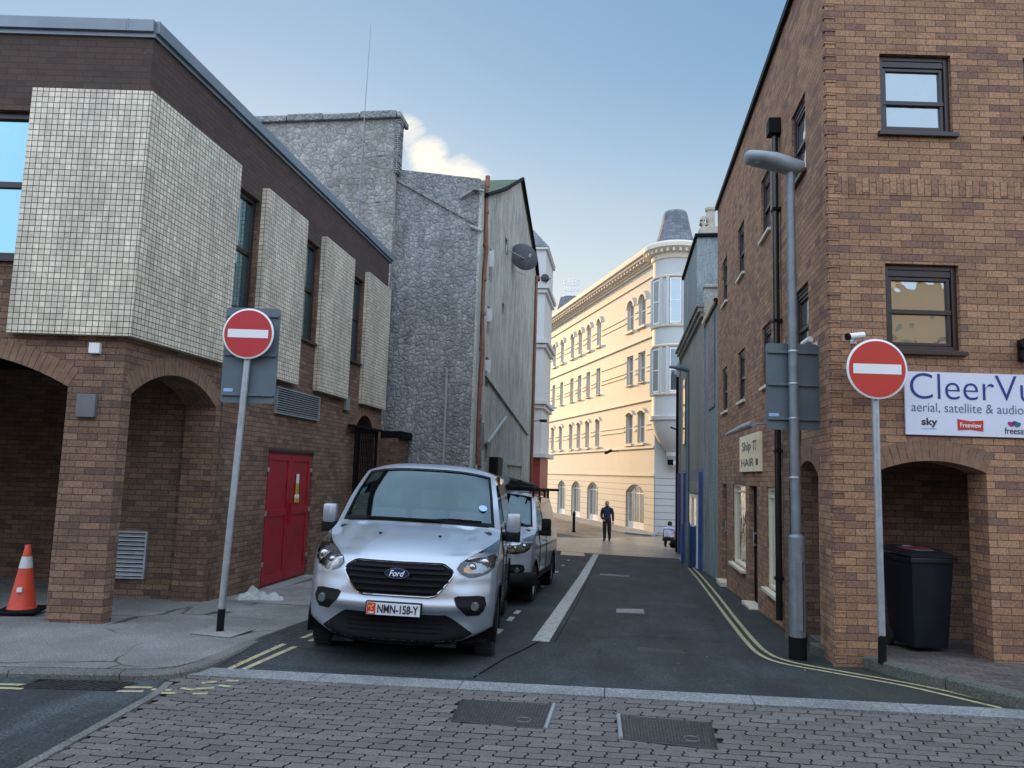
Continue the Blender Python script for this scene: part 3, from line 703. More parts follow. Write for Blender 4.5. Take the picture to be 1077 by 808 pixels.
mb = MB(); mb.box(-.47, -.26, -.06, -.002, 2.28, 2.54); mb.build('junction_box', M['meter'], LB, rot=FR, bevel=.008)
mb = MB(); mb.box(7.0, 7.22, -.07, -.002, 2.98, 3.28); mb.build('junction_box', M['slab'], LB, rot=SR, bevel=.01)
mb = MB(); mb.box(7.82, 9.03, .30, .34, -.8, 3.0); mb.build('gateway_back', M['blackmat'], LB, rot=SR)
# annexe wall + iron gate
AW = empty('boundary_wall', (-5.62, 17.45, -.4), 'low dark brick wall with a projecting dark coping beside the gateway', 'wall', R(90.36))
mb = MB(); mb.box(0.02, 1.0, -.42, .2, -.2, 2.95); mb.build('wall', M['brickin'], AW)
mb = MB(); mb.box(0.02, 1.0, -.5, .25, 2.952, 3.12); mb.build('coping', M['blackmat'], AW, bevel=.01)
GT = empty('iron_gate', (-5.6, 15.25, -.33), 'black barred iron gate with flat top rail in the arched opening', 'gate', R(90.36))
mb = MB(); frame(mb, .15, 1.62, .05, 2.98, .05, -.12, -.08)
for i in range(12): mb.tube([(.22+i*.115, -.10, .06), (.22+i*.115, -.10, 2.95)], .011, 6)
mb.build('gate_frame', M['blackmat'], GT)
mb = MB(); mb.box(-.15, 1.85, -.16, -.02, 2.99, 3.04); mb.build('top_rail', M['blackmat'], GT)
mb = MB(); mb.box(.78, .98, -.15, -.07, 1.25, 1.45); mb.build('lock_box', M['black'], GT)

# ================================================================== RIGHT BUILDING
RB = empty('brick_building', (2.18, 8.4, 0), 'tall brown brick corner building with small dark framed windows and ground floor arches', 'building')
RS = (0, 0, R(-90)); T2 = .34
H = 8.15
uw = [(1.33, 5.61, 6.60), (3.58, 5.61, 6.60), (6.07, 5.61, 6.60), (8.36, 5.61, 6.60), (1.30, 3.26, 4.20), (3.58, 3.26, 4.20), (6.07, 3.26, 4.20), (8.36, 3.26, 4.20)]
holes = [rect(-c-.37, -c+.37, a, b) for c, a, b in uw]
holes += [arch(-1.58, -.60, -.4, 1.90, 2.06), rect(-3.68, -2.62, .25, 1.72), rect(-5.30, -4.50, -.22, 1.72), rect(-7.2, -5.68, .25, 1.74), rect(-8.80, -8.15, -.30, 1.72)]
mb = MB(); mb.plate([rect(-9.6, 0, -.8, H)]+holes, 0, T2, mit=[(0, -.12)]); mb.build('side_wall', M['brickR'], RB, rot=RS)
FW = [(.60, 1.39), (2.19, 2.98), (3.9, 4.7)]
holes = [rect(a, b, 5.65, 6.56) for a, b in FW]+[rect(a, b, 3.23, 4.17) for a, b in FW]+[arch(.50, 1.60, -.2, 1.96, 2.07), arch(2.3, 4.2, -.2, 1.9, 2.1)]
mb = MB(); mb.plate([rect(0, 9, -.5, H)]+holes, 0, T2, mit=[(0, .12)])
for i in range(0, 108, 2): mb.box(-.014, .11, -.010, .05, -.096+i*.075, -.029+i*.075)
if 1: mb.build('front_wall', M['brickR'], RB, rot=FR)
for x0, x1 in ((.002, 9),):
    mb = MB(); mb.box(x0, x1, -.006, .02, 4.93, 5.12); mb.build('soldier_course', M['brickRs'], RB, rot=FR)
voussoirs(.50, 1.60, 1.96, 2.07, .215, 0, M['vous'], 'arch_ring', RB, FR)
voussoirs(-1.58, -.60, 1.90, 2.06, .2, 0, M['vous'], 'arch_ring', RB, RS)
mb = MB(); mb.box(.06, 6.5, 1.42, 1.62, -.5, 2.6); mb.build('passage_wall', M['brickin'], RB, rot=FR)
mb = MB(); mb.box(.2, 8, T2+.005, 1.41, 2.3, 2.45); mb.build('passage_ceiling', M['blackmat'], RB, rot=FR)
mb = MB(); mb.box(.01, 9, -.06, .3, H+.002, H+.10); mb.build('parapet_cap', M['black'], RB, rot=FR)
mb = MB(); mb.box(-9.65, -.06, -.06, .3, H+.003, H+.10); mb.build('eaves_board', M['black'], RB, rot=RS)
mb = MB(); mb.plate([[(.1, .2), (9, .2), (9, 9), (1.4, 9.5)]], 0, .1)
for i, v in enumerate(mb.v): mb.v[i] = (v[0], v[2], H-.05-v[1])
mb.build('roof', M['lead'], RB, rot=FR)
mb = MB(); mb.box(-9.58, -9.3, T2+.001, 6, -.8, H); mb.build('end_wall', M['brickR'], RB, rot=RS)
for j, (a, b) in enumerate(FW):
    window(RB, FR, a, b, 5.65, 6.56, M['frame'], M['glassR'], .055, .05, tr=[6.02], sill=.05, head=.07, inner=.035)
    window(RB, FR, a, b, 3.23, 4.17, M['frame'], M['glassR'], .055, .05, tr=[3.66], sill=.05, head=.07, inner=.035)
for c, a, b in uw:
    f = window(RB, RS, -c-.37, -c+.37, a, b, M['frame'], M['glassR'], .05, .03, tr=[(a+b)/2-.03], head=.05, inner=.03, sill=.05, sillm=M['frame'] if c < 2 and a > 5 else M['framecream'])
for x0, x1, z0, z1, l in ((-3.68, -2.62, .25, 1.72, 'shop window nearest the downpipe with slatted blind'), (-7.2, -5.68, .25, 1.74, 'wider shop window left of the glazed door')):
    f = window(RB, RS, x0, x1, z0, z1, M['framecream'], M['glassS'], .045, .025, sill=.09, label=l, tr=[z1-.14])
def door2(x0, x1, z0, z1):
    mb = MB(); frame(mb, x0, x1, z0, z1, .05, .08, .15); mb.box(x0+.05, x1-.05, .09, .14, z0+.05, z0+.4); mb.box(x0+.05, x1-.05, .09, .14, .78, .86)
    f = mb.build('door', M['black'], RB, rot=RS); g = MB(); g.box(x0+.04, x1-.04, .11, .12, z0+.1, z1-.04); g.build('pane', M['glassS'], f)
    h = MB(); h.tube([(x0+.14, .05, .72), (x0+.14, .05, .95)], .012, 8); h.box(x0+.13, x0+.15, .05, .09, .73, .75); h.box(x0+.13, x0+.15, .05, .09, .92, .94); h.build('handle', M['galv'], f)
    s = MB(); s.box(x0-.03, x1+.03, -.13, .16, z0-.09, z0-.002); s.build('step', M['framecream'], f, bevel=.005)
door2(-5.30, -4.50, -.20, 1.72); door2(-8.80, -8.15, -.28, 1.72)
# downpipe with hopper
mb = MB(); mb.tube([(-2.46, -.07, -.02), (-2.46, -.07, 6.72)], .045, 14); mb.build('downpipe', M['blackpipe'], RB, rot=RS, smooth=True)
mb = MB(); mb.box(-2.56, -2.36, -.17, -.004, 6.72, 6.95); mb.build('hopper_head', M['black'], RB, rot=RS, bevel=.01)
mb = MB()
for z in (.5, 2.2, 4.0, 5.6): mb.box(-2.53, -2.39, -.12, -.001, z, z+.04)
mb.build('pipe_bracket', M['black'], RB, rot=RS)
# CCTV cameras and twin spots
def cctv(par, rot, x, z, y=0, mat=M['signwhite']):
    mb = MB(); mb.box(x-.03, x+.03, y-.02, y-.001, z-.03, z+.03); mb.tube([(x, y-.02, z), (x, y-.09, z+.02)], .012, 8)
    mb.tube([(x-.10, y-.13, z+.02), (x+.07, y-.09, z+.05)], [.035, .035], 14)
    o = mb.build('camera_mount', mat, par, rot=rot, smooth=True)
    mb = MB(); mb.tube([(x-.125, y-.136, z+.016), (x-.099, y-.13, z+.021)], .037, 14); mb.build('lens_hood', M['black'], o, smooth=True); return o
C1 = empty('security_camera', (2.18, 8.4, 0), 'small white and black security camera above the right no entry sign', 'camera'); cctv(C1, FR, .24, 3.31)
C2 = empty('security_camera', (2.18, 8.4, 0), 'white security camera on a bracket behind the grey sign plate', 'camera'); cctv(C2, RS, -.55, 3.36, mat=M['signwhite'])
SP = empty('spotlight', (2.18, 8.4, 0), 'pair of small black outdoor spotlights stacked above the banner', 'light')
mb = MB(); mb.box(1.98, 2.06, -.03, -.002, 3.15, 3.37); mb.build('bracket', M['black'], SP, rot=FR)
for z in (3.18, 3.32):
    mb = MB(); mb.lathe([(.0, 0), (.05, 0), (.065, -.09), (.055, -.092), (0, -.085)], (2.0, -.04, z), 16, 'y'); mb.build('lamp_head', M['black'], SP, rot=FR, smooth=True)
# banner
BN = empty('banner', (2.18, 8.4, 0), 'white shop banner with dark blue lettering above the archway', 'sign')
mb = MB(); mb.box(.76, 2.95, -.03, -.008, 2.335, 3.0); mb.build('panel', M['banner'], BN, rot=FR, bevel=.002)
TR = (math.pi/2, 0, R(8.2))
def F(x, y, z): return (x*CA-y*SA, x*SA+y*CA, z)
def btxt(n, s, m, x, z, w=None, h=None, **k): return text_mesh(n, s, m, BN, F(x, -.0325, z), TR, w, h, **k)
btxt('lettering', 'CleerVu', M['ink'], .815, 2.715, 1.30, .27, bold=-.012)
btxt('lettering', 'aerial, satellite & audio', M['inkg'], .825, 2.565, 1.17, .11, bold=-.01)
btxt('lettering', 'sky', M['inkk'], .925, 2.415, .165, .10, bold=.02)
mb = MB(); mb.box(.93, 1.08, -.0335, -.031, 2.398, 2.408); mb.build('underline', M['inkb'], BN, rot=FR)
mb = MB(); mb.plate([[(1.30, 2.395), (1.43, 2.405), (1.565, 2.388), (1.57, 2.505), (1.43, 2.492), (1.30, 2.512)]], -.0345, -.0305); mb.build('logo_plate', M['signred'], BN, rot=FR)
text_mesh('lettering', 'Freeview', M['signwhite'], BN, F(1.325, -.0365, 2.425), TR, .22, .05, bold=.01)
for cx, cz, a, m_ in ((1.855, 2.475, .6, 'pink'), (1.895, 2.485, -.1, 'purple'), (1.93, 2.47, -.6, 'teal')):
    mb = MB(); P = []
    for kk in range(16):
        t = kk/16*2*math.pi; ex, ez = .034*math.cos(t), .022*math.sin(t); P.append((cx+ex*math.cos(a)-ez*math.sin(a)*-1, cz-ex*math.sin(a)+ez*math.cos(a)))
    mb.plate([P], -.0345-.0004*cx, -.0305); mb.build('logo_petal', M[m_], BN, rot=FR)
btxt('lettering', 'freesat', M['inkk'], 1.79, 2.372, .22, .07)
# hair shop sign + arm light
HS = empty('shop_sign', (2.18, 8.4, 0), 'small pale gold wall sign with dark lettering and an arm lamp over it', 'sign')
mb = MB(); mb.box(-6.02, -4.0, -.05, -.002, 1.96, 2.58); mb.build('panel', M['cardboard'], HS, rot=RS)
def SW(x, y, z): return (y, -x, z)
TS = (math.pi/2, 0, -math.pi/2)
text_mesh('lettering', 'HAIR', M['inkk'], HS, SW(-5.8, -.053, 2.05), TS, 1.3, .13)
text_mesh('lettering', 'Ship', M['inkk'], HS, SW(-5.7, -.053, 2.27), TS, .9, .2)
text_mesh('lettering', 'TT', M['inkk'], HS, SW(-4.6, -.053, 2.3), TS, .35, .16)
mb = MB(); mb.box(-4.32, -4.12, -.053, -.049, 2.06, 2.16); mb.build('logo_mark', M['inkk'], HS, rot=RS)
mb = MB(); mb.tube([(-3.4, -.002, 2.66), (-3.35, -.30, 2.64)], .012, 8); mb.build('bracket', M['galv'], HS, rot=RS)
mb = MB(); mb.tube([(-3.15, -.28, 2.63), (-3.75, -.32, 2.62), (-5.1, -.40, 2.58)], [.05, .055, .025], 10); mb.build('lamp_arm', M['galv'], HS, rot=RS)
# ================================================================== GREY RUBBLE BLOCKS
TB = empty('rubble_house', (-5.86, 18.3, 0), 'tall flat topped house with pale cobbly rendered end wall behind the brick roof', 'building')
mb = MB(); mb.box(-26, -4.2, .005, 9, -1.5, 10.8); mb.box(-4.2, 0, 0, .55, -1.5, 10.86); o = mb.build('wall', M['rubbletall'], TB)  # unseen left and rear mass extended to block the low sun
mb = MB()
for i in range(27):
    x0 = -26+i*1.0; mb.box(x0, min(x0+.98, .10), -.12, .68, 10.862, 11.02+rnd.uniform(-.02, .05))
mb.build('coping', M['rubble'], TB, bevel=.03)
mb = MB()
for i in range(26): mb.box(-.05, .06+rnd.uniform(0, .04), -.03, .25, 9.4+i*.056, 9.4+i*.056+.04)
mb.build('rough_edge', M['rubble'], TB)
# whip aerial with two dipole arms fixed to it
AN = empty('radio_aerial', (-6.68, 18.1, 0), 'thin whip aerial with paired dipole arms standing in front of the rubble wall', 'aerial')
mb = MB(); mb.tube([(0, -.1, 8.0), (0.02, -.1, 10.6)], .022, 8); mb.tube([(-.05, -.1, 8.6), (.02, .18, 8.62)], .015, 6); mb.tube([(-.05, -.1, 10.2), (.02, .18, 10.2)], .015, 6); mb.build('mast', M['antenna'], AN)
mb = MB(); mb.tube([(.02, -.1, 10.6), (.06, -.1, 13.35)], [.012, .006], 6); mb.build('whip', M['antenna'], AN)
for z in (8.5, 9.72):
    mb = MB(); mb.tube([(0, -.1, z-.02), (.98, -.12, z+.04)], .012, 6)
    for dx in (.10, .52, .66, .95): mb.tube([(dx, -.13, z-.42), (dx, -.13, z+.50)], .008, 6)
    mb.lathe([(.0, -.05), (.04, -.05), (.04, .05), (0, .05)], (.5, -.12, z+.02), 8, 'x'); mb.build('dipole_arm', M['antenna'], AN)
GB = empty('rendered_house', (-3.66, 18.5, 0), 'grey cobble rendered house wall facing the vans with a blocked old roofline', 'building')
mb = MB(); mb.plate([[(-2.35, -1.5), (0, -1.5), (0, 9.27), (-2.35, 9.60)]], 0, .45)
mb.build('end_wall', M['rubble'], GB)
mb = MB(); mb.box(-2.34, -.05, .451, 8.5, -1.5, 9.15); mb.build('rear_mass', M['rubble'], GB)
mb = MB(); mb.plate([[(-2.3, 9.30), (-.1, 8.05), (-.1, 8.15), (-2.3, 9.41)]], -.05, -.001); mb.build('old_roofline', M['rubble'], GB, bevel=.015)
mb = MB(); mb.box(-.01, .055, -.015, 1.35, -1.4, 8.95); mb.build('corner_strip', M['pale'], GB)
mb = MB(); mb.tube([(-.66, -.05, .9), (-.66, -.05, 4.35)], .035, 8); mb.build('wall_pipe', M['pipeg'], GB, smooth=True)
mb = MB(); mb.lathe([(.09, 0), (.11, .07), (.03, .09)], (-.1, -.12, 8.9), 10); mb.tube([(-.5, -.05, 8.75), (-.1, -.12, 8.95), (.12, -.1, 8.9)], .04, 8); mb.tube([(-.2, -.06, 8.0), (.12, -.1, 7.85)], .045, 8); mb.build('overflow_pipe', M['pipeg'], GB, smooth=True)
mb = MB()
for i in range(9): mb.tube([(.11+.03*math.sin(i*2.), .42, 1.2+i*.9), (.11+.03*math.sin(i*2.+2), .42, 1.2+(i+1)*.9)], .055, 10); mb.lathe([(.07, 0), (.07, .08)], (.11, .42, 1.3+i*.9), 10)
mb.tube([(.11, .42, 9.2), (.11, .42, 9.5)], .06, 10); mb.build('soil_pipe', M['pipe'], GB, smooth=True)
mb = MB(); mb.tube([(.10, .75, .2), (.10, .75, 2.9), (.12, .42, 3.3)], .05, 10); mb.tube([(.10, 1.1, 2.4), (.13, .8, 3.1)], .05, 8); mb.tube([(.10, .25, -.5), (.10, .25, 2.0)], .04, 8); mb.build('waste_pipe', M['pipeg'], GB, smooth=True)
# gable house
GH = empty('gable_house', (-3.62, 18.9, 0), 'streaked grey gable end house with slim slits and a mossy roof slope', 'building', R(90))
# local x = +Y, local y = -X (inward)
hol = [rect(1.0, 1.55, 7.0, 7.9), rect(1.0, 1.5, 4.1, 4.9), rect(1.0, 1.5, 5.5, 6.3), rect(3.7, 4.15, 8.55, 9.05), rect(3.5, 3.95, 6.6, 6.95), rect(1.3, 1.8, 2.1, 2.6)]
mb = MB(); mb.plate([[(0, -1.6), (12.3, -1.6), (12.3, 9.9), (11.5, 10.45), (6.6, 12.0), (2.9, 10.2), (0, 8.95)]]+hol, 0, .5); mb.build('gable_wall', M['gable'], GH)
mb = MB(); mb.box(0, 12.2, .501, 9, -1.6, 8.8); mb.build('mass', M['gable'], GH)
mb = MB(); mb.add([(2.75, -.05, 10.14), (6.6, -.05, 12.03), (6.6, 9, 12.03), (-.2, 9, 8.9), (-.2, -.05, 8.9)], [(0, 1, 2, 3, 4)])
mb.add([(6.6, -.05, 12.03), (12.4, -.05, 10.1), (12.4, 9, 10.1), (6.6, 9, 12.03)], [(0, 1, 2, 3)]); mb.build('roof', M['moss'], GH, recalc=False)
mb = MB(); mb.tube([(-.1, -.08, 8.95), (2.9, -.08, 10.25), (6.6, -.08, 12.06), (11.6, -.08, 10.45), (12.4, -.08, 9.9)], .06, 6); mb.build('verge', M['blackmat'], GH)
for z0, z1 in ((7.0, 7.9), (4.1, 4.9), (5.5, 6.3)):
    window(GH, (0, 0, 0), 1.0, 1.5, z0, z1, M['framew'], M['glassdark'], .05, .1, tr=[(z0+z1)/2])
    mb = MB(); mb.box(1.0, 1.02, -.13, .02, z0+.35, z1-.1); mb.build('open_casement', M['framew'], GH)
mb = MB(); mb.box(3.6, 4.2, .2, .25, 6.5, 9.2); mb.box(1.2, 1.9, .2, .25, 2.0, 2.7); mb.build('slit_back', M['inner'], GH)
mb = MB(); mb.plate([[(.9, 4.35), (10.6, 3.3), (10.6, 3.42), (.9, 4.5)]], -.07, -.001); mb.build('old_roofline', M['pale'], GH)
mb = MB(); mb.tube([(1.4, -.06, 2.6), (4.6, -.06, 3.55)], .05, 8); mb.build('waste_pipe', M['pipeg'], GH, smooth=True); mb = MB(); mb.tube([(11.75, -.07, -1), (11.75, -.07, 9.9)], .06, 10); mb.tube([(11.75, -.07, 9.9), (12.3, -.1, 10.0)], .07, 8); mb.build('drain_pipe', M['pipe'], GH, smooth=True)
mb = MB(); mb.box(2.1, 3.0, -.25, -.002, 1.3, 2.25); mb.build('condenser_box', M['black'], GH, bevel=.01)
mb = MB(); frame(mb, 5.0, 9.0, -1.0, 2.2, .12, -.05, .001); mb.box(5, 9, -.045, -.002, 1.0, 1.06); mb.box(5, 9, -.05, -.002, 1.55, 1.62); mb.build('blocked_doorway', M['pale'], GH)
# satellite dish
SD = empty('satellite_dish', (-3.62, 24.3, 8.9), 'large black satellite dish on a long arm on the gable wall', 'satellite dish')
mb = MB(); prof = [(0, 0), (.18, .015), (.34, .055), (.48, .11), (.485, .10), (.34, .04), (.18, 0), (0, -.012)]
mb.lathe(prof, (0, 0, 0), 28, 'y'); d = mb.build('dish', M['dish'], SD, smooth=True); d.rotation_euler = (R(-12), 0, R(28)); d.location = (.42, -.15, 0)
mb = MB(); mb.tube([(0, .1, -.15), (.35, -.05, -.12), (.45, -.12, -.1)], .03, 8); mb.tube([(0, -1.5, -.18), (.4, -.2, -.12)], .022, 8); mb.tube([(0, -1.5, -.3), (0, -1.5, -.05)], .02, 6)
mb.tube([(.42, -.2, -.45), (.66, -.75, -.2)], .014, 6); mb.tube([(.64, -.78, -.24), (.67, -.78, -.14)], .04, 8); mb.tube([(0, .6, -.3), (.3, 1.0, -.35)], .02, 6); mb.build('bracket', M['galv'], SD)

# ================================================================== WHITE BAY HOUSE
WB = empty('terraced_house', (-3.85, 37.0, 0), 'white Victorian house with slate hipped roof and red ground floor', 'building')
hol = [rect(-.98, -.38, 11.55, 12.35), rect(-1.0, -.38, 8.95, 10.3), rect(-1.0, -.38, 6.25, 7.6), rect(-1.0, -.38, 3.1, 4.9)]
hol2 = [[(p[0]-1.35, p[1]) for p in h] for h in hol]
mb = MB(); mb.plate([rect(-7, 0, 2.7, 13.05)]+hol+hol2, 0, .4); mb.box(-7, 0, .401, 4, 2.7, 13.05); mb.build('wall', M['white'], WB)
for h in hol+hol2:
    x0, x1, z0, z1 = h[0][0], h[1][0], h[0][1], h[2][1]
    window(WB, (0, 0, 0), x0, x1, z0, z1, M['framew'], M['glassC'], .06, .08, tr=[(z0+z1)/2], sill=.08, vert=[(x0+x1)/2] if z0 > 11 else None)
mb = MB()
for z, d, h in ((10.95, .22, .22), (10.75, .12, .18), (8.2, .25, .22), (8.0, .13, .18), (5.2, .25, .2), (5.0, .13, .18), (2.62, .28, .22), (12.95, .12, .14)):
    mb.box(-7.0, .0+d, -d, 4, z, z+h-.003)
mb.build('cornice', M['white'], WB, bevel=.02)
mb = MB(); mb.plate([rect(-7, -.02, -1.6, 2.60), rect(-3, -.5, -1.0, 1.6)], .02, .5); mb.box(-7, -.02, .501, 4, -1.6, 2.6); mb.build('shopfront', M['redshop'], WB)
mb = MB(); mb.box(-3, -.5, .3, .35, -1, 1.6); mb.build('shop_window', M['glassdark'], WB)
mb = MB(); mb.add([(-7, -.14, 13.1), (.14, -.14, 13.1), (.14, 4, 13.1), (-7, 4, 13.1), (-1.15, 1.2, 14.75), (-6, 1.2, 14.75), (-1.15, 3, 14.75), (-6, 3, 14.75)], [(0, 1, 4, 5), (1, 2, 6, 4), (2, 3, 7, 6), (3, 0, 5, 7), (4, 6, 7, 5), (0, 3, 2, 1)]); mb.build('roof', M['slate'], WB)
mb = MB(); mb.tube([(-.2, -.02, 11.0), (.3, -.3, 11.45)], .02, 6); mb.lathe([(0, 0), (.16, .03), (.21, .09)], (.0, -.35, 11.45), 14, 'y'); mb.build('wall_dish', M['dish'], WB)
mb = MB(); mb.tube([(-.4, -.25, 4.35), (.25, -.55, 4.42)], .02, 6); mb.box(-.02, .30, -.72, -.42, 4.30, 4.42); mb.build('wall_lamp', M['black'], WB)

# ================================================================== CREAM BUILDING
CB = empty('corner_hotel', (1.79, 41.92, 0), 'long sunlit cream stucco building with round corner turret and arched windows', 'building')
CF = (0, 0, R(110.9-180)); L = 34
sp = []
def pair(s0): return s0
W3 = [(1.45, 1.05), (3.25, 1.05), (9.05, .8), (11.15, .8), (13.1, .8), (14.95, .8), (17.6, .8), (19.8, .8), (23, .8), (25, .8), (27, .8), (30, .8)]
hol = []
for s, w in W3:
    hol += [arch(-s-w, -s, 10.45, 12.3-w*.42, 12.3, 10), rect(-s-w, -s, 7.18, 8.95), arch(-s-w, -s, 3.75, 5.42, 5.58, 6)]
G0 = [(1.35, 2.75), (9.0, 2.2), (12.7, 2.1), (16.3, 2.0), (22, 2.1), (26, 2.1)]
gh = [arch(-s-w, -s, -1.05, .98, 1.42, 10) for s, w in G0]
mb = MB(); mb.plate([rect(-L, 0, 1.9, 13.6)]+hol, 0, .45); mb.build('upper_wall', M['cream'], CB, rot=CF)
mb = MB(); mb.plate([rect(-L, 0, -1.4, 1.898)]+gh, -.03, .45); mb.build('ground_floor_wall', M['creamr'], CB, rot=CF)
mb = MB(); mb.plate([rect(-.03, 7.5, 1.9, 13.6), rect(3.4, 4.2, 7.2, 9), rect(3.4, 4.2, 3.8, 5.6), rect(3.4, 4.2, 10.5, 12.3)], 0, .45); mb.build('return_wall', M['white'], CB)
mb = MB(); mb.plate([rect(-.03, 7.5, -1.4, 1.898)], -.03, .45); mb.build('return_wall', M['whiter'], CB)
mb = MB(); mb.box(-L+.1, -.5, .46, 6, -1.4, 13.5); mb.build('inner_mass', M['inner'], CB, rot=CF)
def archedwin(x0, x1, z0, z1, rise):
    mb = MB(); w = .06; out = arch(x0, x1, z0, z1-rise, z1, 8); inn = arch(x0+w, x1-w, z0+w, z1-rise, z1-w, 8); mb.plate([out, inn], .16, .24)
    zm = (z0+z1)/2; mb.box(x0+w*.5, x1-w*.5, .17, .23, zm-.03, zm+.03); mb.box((x0+x1)/2-.02, (x0+x1)/2+.02, .18, .22, z0+w, z1-w)
    f = mb.build('window', M['framew'], CB, rot=CF); g = MB(); g.plate([out], .2, .21); g.build('pane', M['glassC'], f)
    s = MB(); s.box(x0-.1, x1+.1, -.14, .15, z0-.14, z0-.005); s.build('sill', M['creamtrim'], f)
    return f
for s, w in W3:
    archedwin(-s-w, -s, 10.45, 12.3, w*.42)
    archedwin(-s-w, -s, 3.75, 5.58, .16)
    window(CB, CF, -s-w, -s, 7.18, 8.95, M['framew'], M['glassC'], .06, .14, tr=[8.05], sill=.14, sillm=M['creamtrim'])
    mb = MB(); o_ = arch(-s-w-.16, -s+.16, 10.3, 12.3-w*.42, 12.46, 10); i_ = arch(-s-w-.001, -s+.001, 10.3, 12.3-w*.42, 12.3, 10); mb.plate([o_[2:]+i_[2:][::-1]], -.08, -.002)
    o_ = arch(-s-w-.14, -s+.14, 3.75, 5.42, 5.74, 6); i_ = arch(-s-w-.001, -s+.001, 3.75, 5.42, 5.581, 6); mb.plate([o_[2:]+i_[2:][::-1]], -.07, -.002); mb.build('hood_mould', M['creamtrim'], CB, rot=CF)
for s, w in G0:
    mb = MB(); x0, x1 = -s-w, -s; out = arch(x0, x1, -1.05, .98, 1.42, 10); inn = arch(x0+.09, x1-.09, -.96, .96, 1.33, 10); mb.plate([out, inn], .12, .2)
    for t in (.36, .64): mb.box(x0+w*t-.03, x0+w*t+.03, .13, .19, -.96, 1.3)
    mb.box(x0+.09, x1-.09, .135, .185, .90, .96); mb.box(x0+.05, x1-.05, .10, .19, -1.05, -.7)
    f = mb.build('shop_window', M['framew'], CB, rot=CF); g = MB(); g.plate([out], .155, .165); g.build('pane', M['glassS'] if s < 2 else M['glassC'], f)
mb = MB()
for z, d, h in ((1.9, .09, .12), (3.42, .10, .12), (4.45, .05, .09), (4.72, .05, .06), (6.05, .10, .14), (7.72, .05, .09), (7.95, .05, .06), (8.62, .05, .08), (9.55, .10, .13), (11.0, .05, .08), (11.35, .05, .07), (12.95, .08, .12)):
    segs = [(-L, 0)]
    z1 = z+h
    for s, w in W3:
        for a, b in ((10.3, 12.46), (7.04, 8.95), (3.61, 5.74)):
            if z < b and z1 > a:
                new = []
                for p, q in segs:
                    if -s+.17 > p and -s-w-.17 < q:
                        if -s-w-.17 > p: new.append((p, -s-w-.17))
                        if -s+.17 < q: new.append((-s+.17, q))
                    else: new.append((p, q))
                segs = new; break
    for p, q in segs:
        if q-p > .05: mb.box(p, q, -d, -.002 if z > 1.95 else -.031, z, z1)
mb.build('string_course', M['creamtrim'], CB, rot=CF)
mb = MB()
for z, d, h in ((13.60, .12, .14), (13.74, .22, .12), (14.0, .55, .16), (14.16, .68, .14), (14.3, .5, .3)): mb.box(-L, .05, -d, .4, z, z+h-.003)
mb.box(-L, .05, -.16, .4, 13.86, 13.998)
for i in range(int(L/.5)): mb.box(-i*.5-.30, -i*.5-.12, -.48, -.161, 13.84, 13.998)
mb.build('cornice', M['creamtrim'], CB, rot=CF)
mb = MB(); mb.box(-L, -.5, .5, 7, 14.3, 14.45); mb.build('flat_roof', M['lead'], CB, rot=CF)
# round turret on the corner
tc = (.98, -.35, 0); RR = 1.18
TU = MB(); TU.lathe([(RR, 4.95), (RR, 13.7)], tc, 40); TU.build('turret_wall', M['white'], CB, smooth=True)
mb = MB(); mb.lathe([(.10, 2.3), (.16, 2.35), (.30, 2.55), (.26, 2.75), (.42, 3.0), (.40, 3.2), (.62, 3.45), (.9, 3.9), (1.10, 4.35), (1.20, 4.8), (1.32, 4.85), (1.34, 5.05), (1.2, 5.1)], tc, 40); mb.build('turret_corbel', M['white'], CB, smooth=True, angle=30)
mb = MB()
for z in (6.15, 8.72, 9.78, 12.45): mb = MB(); mb.lathe([(RR, z-.02), (RR+.09, z), (RR+.12, z+.07), (RR+.02, z+.14)], tc, 40); mb.build('turret_band', M['creamtrim'], CB); mb = MB()
mb.lathe([(RR, 13.45), (RR+.08, 13.5), (RR+.12, 13.75), (RR+.45, 13.95), (RR+.55, 14.0), (RR+.55, 14.2), (RR+.45, 14.32), (.9, 14.36)], tc, 40)
for i in range(30):
    a = i/30*2*math.pi; mb.box(RR+.1, RR+.42, -.06, .06, 13.76, 13.95, Matrix.Translation(tc) @ Matrix.Rotation(a, 4, 'Z'))
mb.build('turret_cornice', M['creamtrim'], CB)
for zz0, zz1, gm in ((10.0, 12.35, M['glassR']), (6.35, 8.6, M['glassdark'])):
    for a0 in (-92, -148, -36):
        mb = MB(); a = R(a0); Mx = Matrix.Translation(tc) @ Matrix.Rotation(a, 4, 'Z')
        mb.box(RR-.05, RR+.035, -.30, -.23, zz0, zz1, Mx); mb.box(RR-.05, RR+.035, .23, .30, zz0, zz1, Mx); mb.box(RR-.05, RR+.03, -.3, .3, zz0-.05, zz0+.05, Mx); mb.box(RR-.05, RR+.03, -.3, .3, zz1-.05, zz1+.03, Mx); mb.box(RR-.05, RR+.03, -.25, .25, (zz0+zz1)/2-.03, (zz0+zz1)/2+.03, Mx)
        f = mb.build('turret_window', M['framew'], CB); g = MB(); g.box(RR-.04, RR+.012, -.24, .24, zz0, zz1, Mx); g.build('pane', gm, f)
        mb = MB(); mb.box(RR-.1, RR+.06, -.48, -.33, zz0-.2, zz1+.1, Mx); mb.box(RR-.1, RR+.06, .33, .48, zz0-.2, zz1+.1, Mx); mb.build('turret_pilaster', M['white'], CB)
mb = MB(); mb.lathe([(1.16, 14.36), (1.1, 14.5), (.92, 15.0), (.78, 15.6), (.66, 16.2), (.60, 16.35), (.0, 16.4)], tc, 12); mb.build('turret_roof', M['slate'], CB)
t2 = (-6.3+.1, 21.5-1.9, 0)
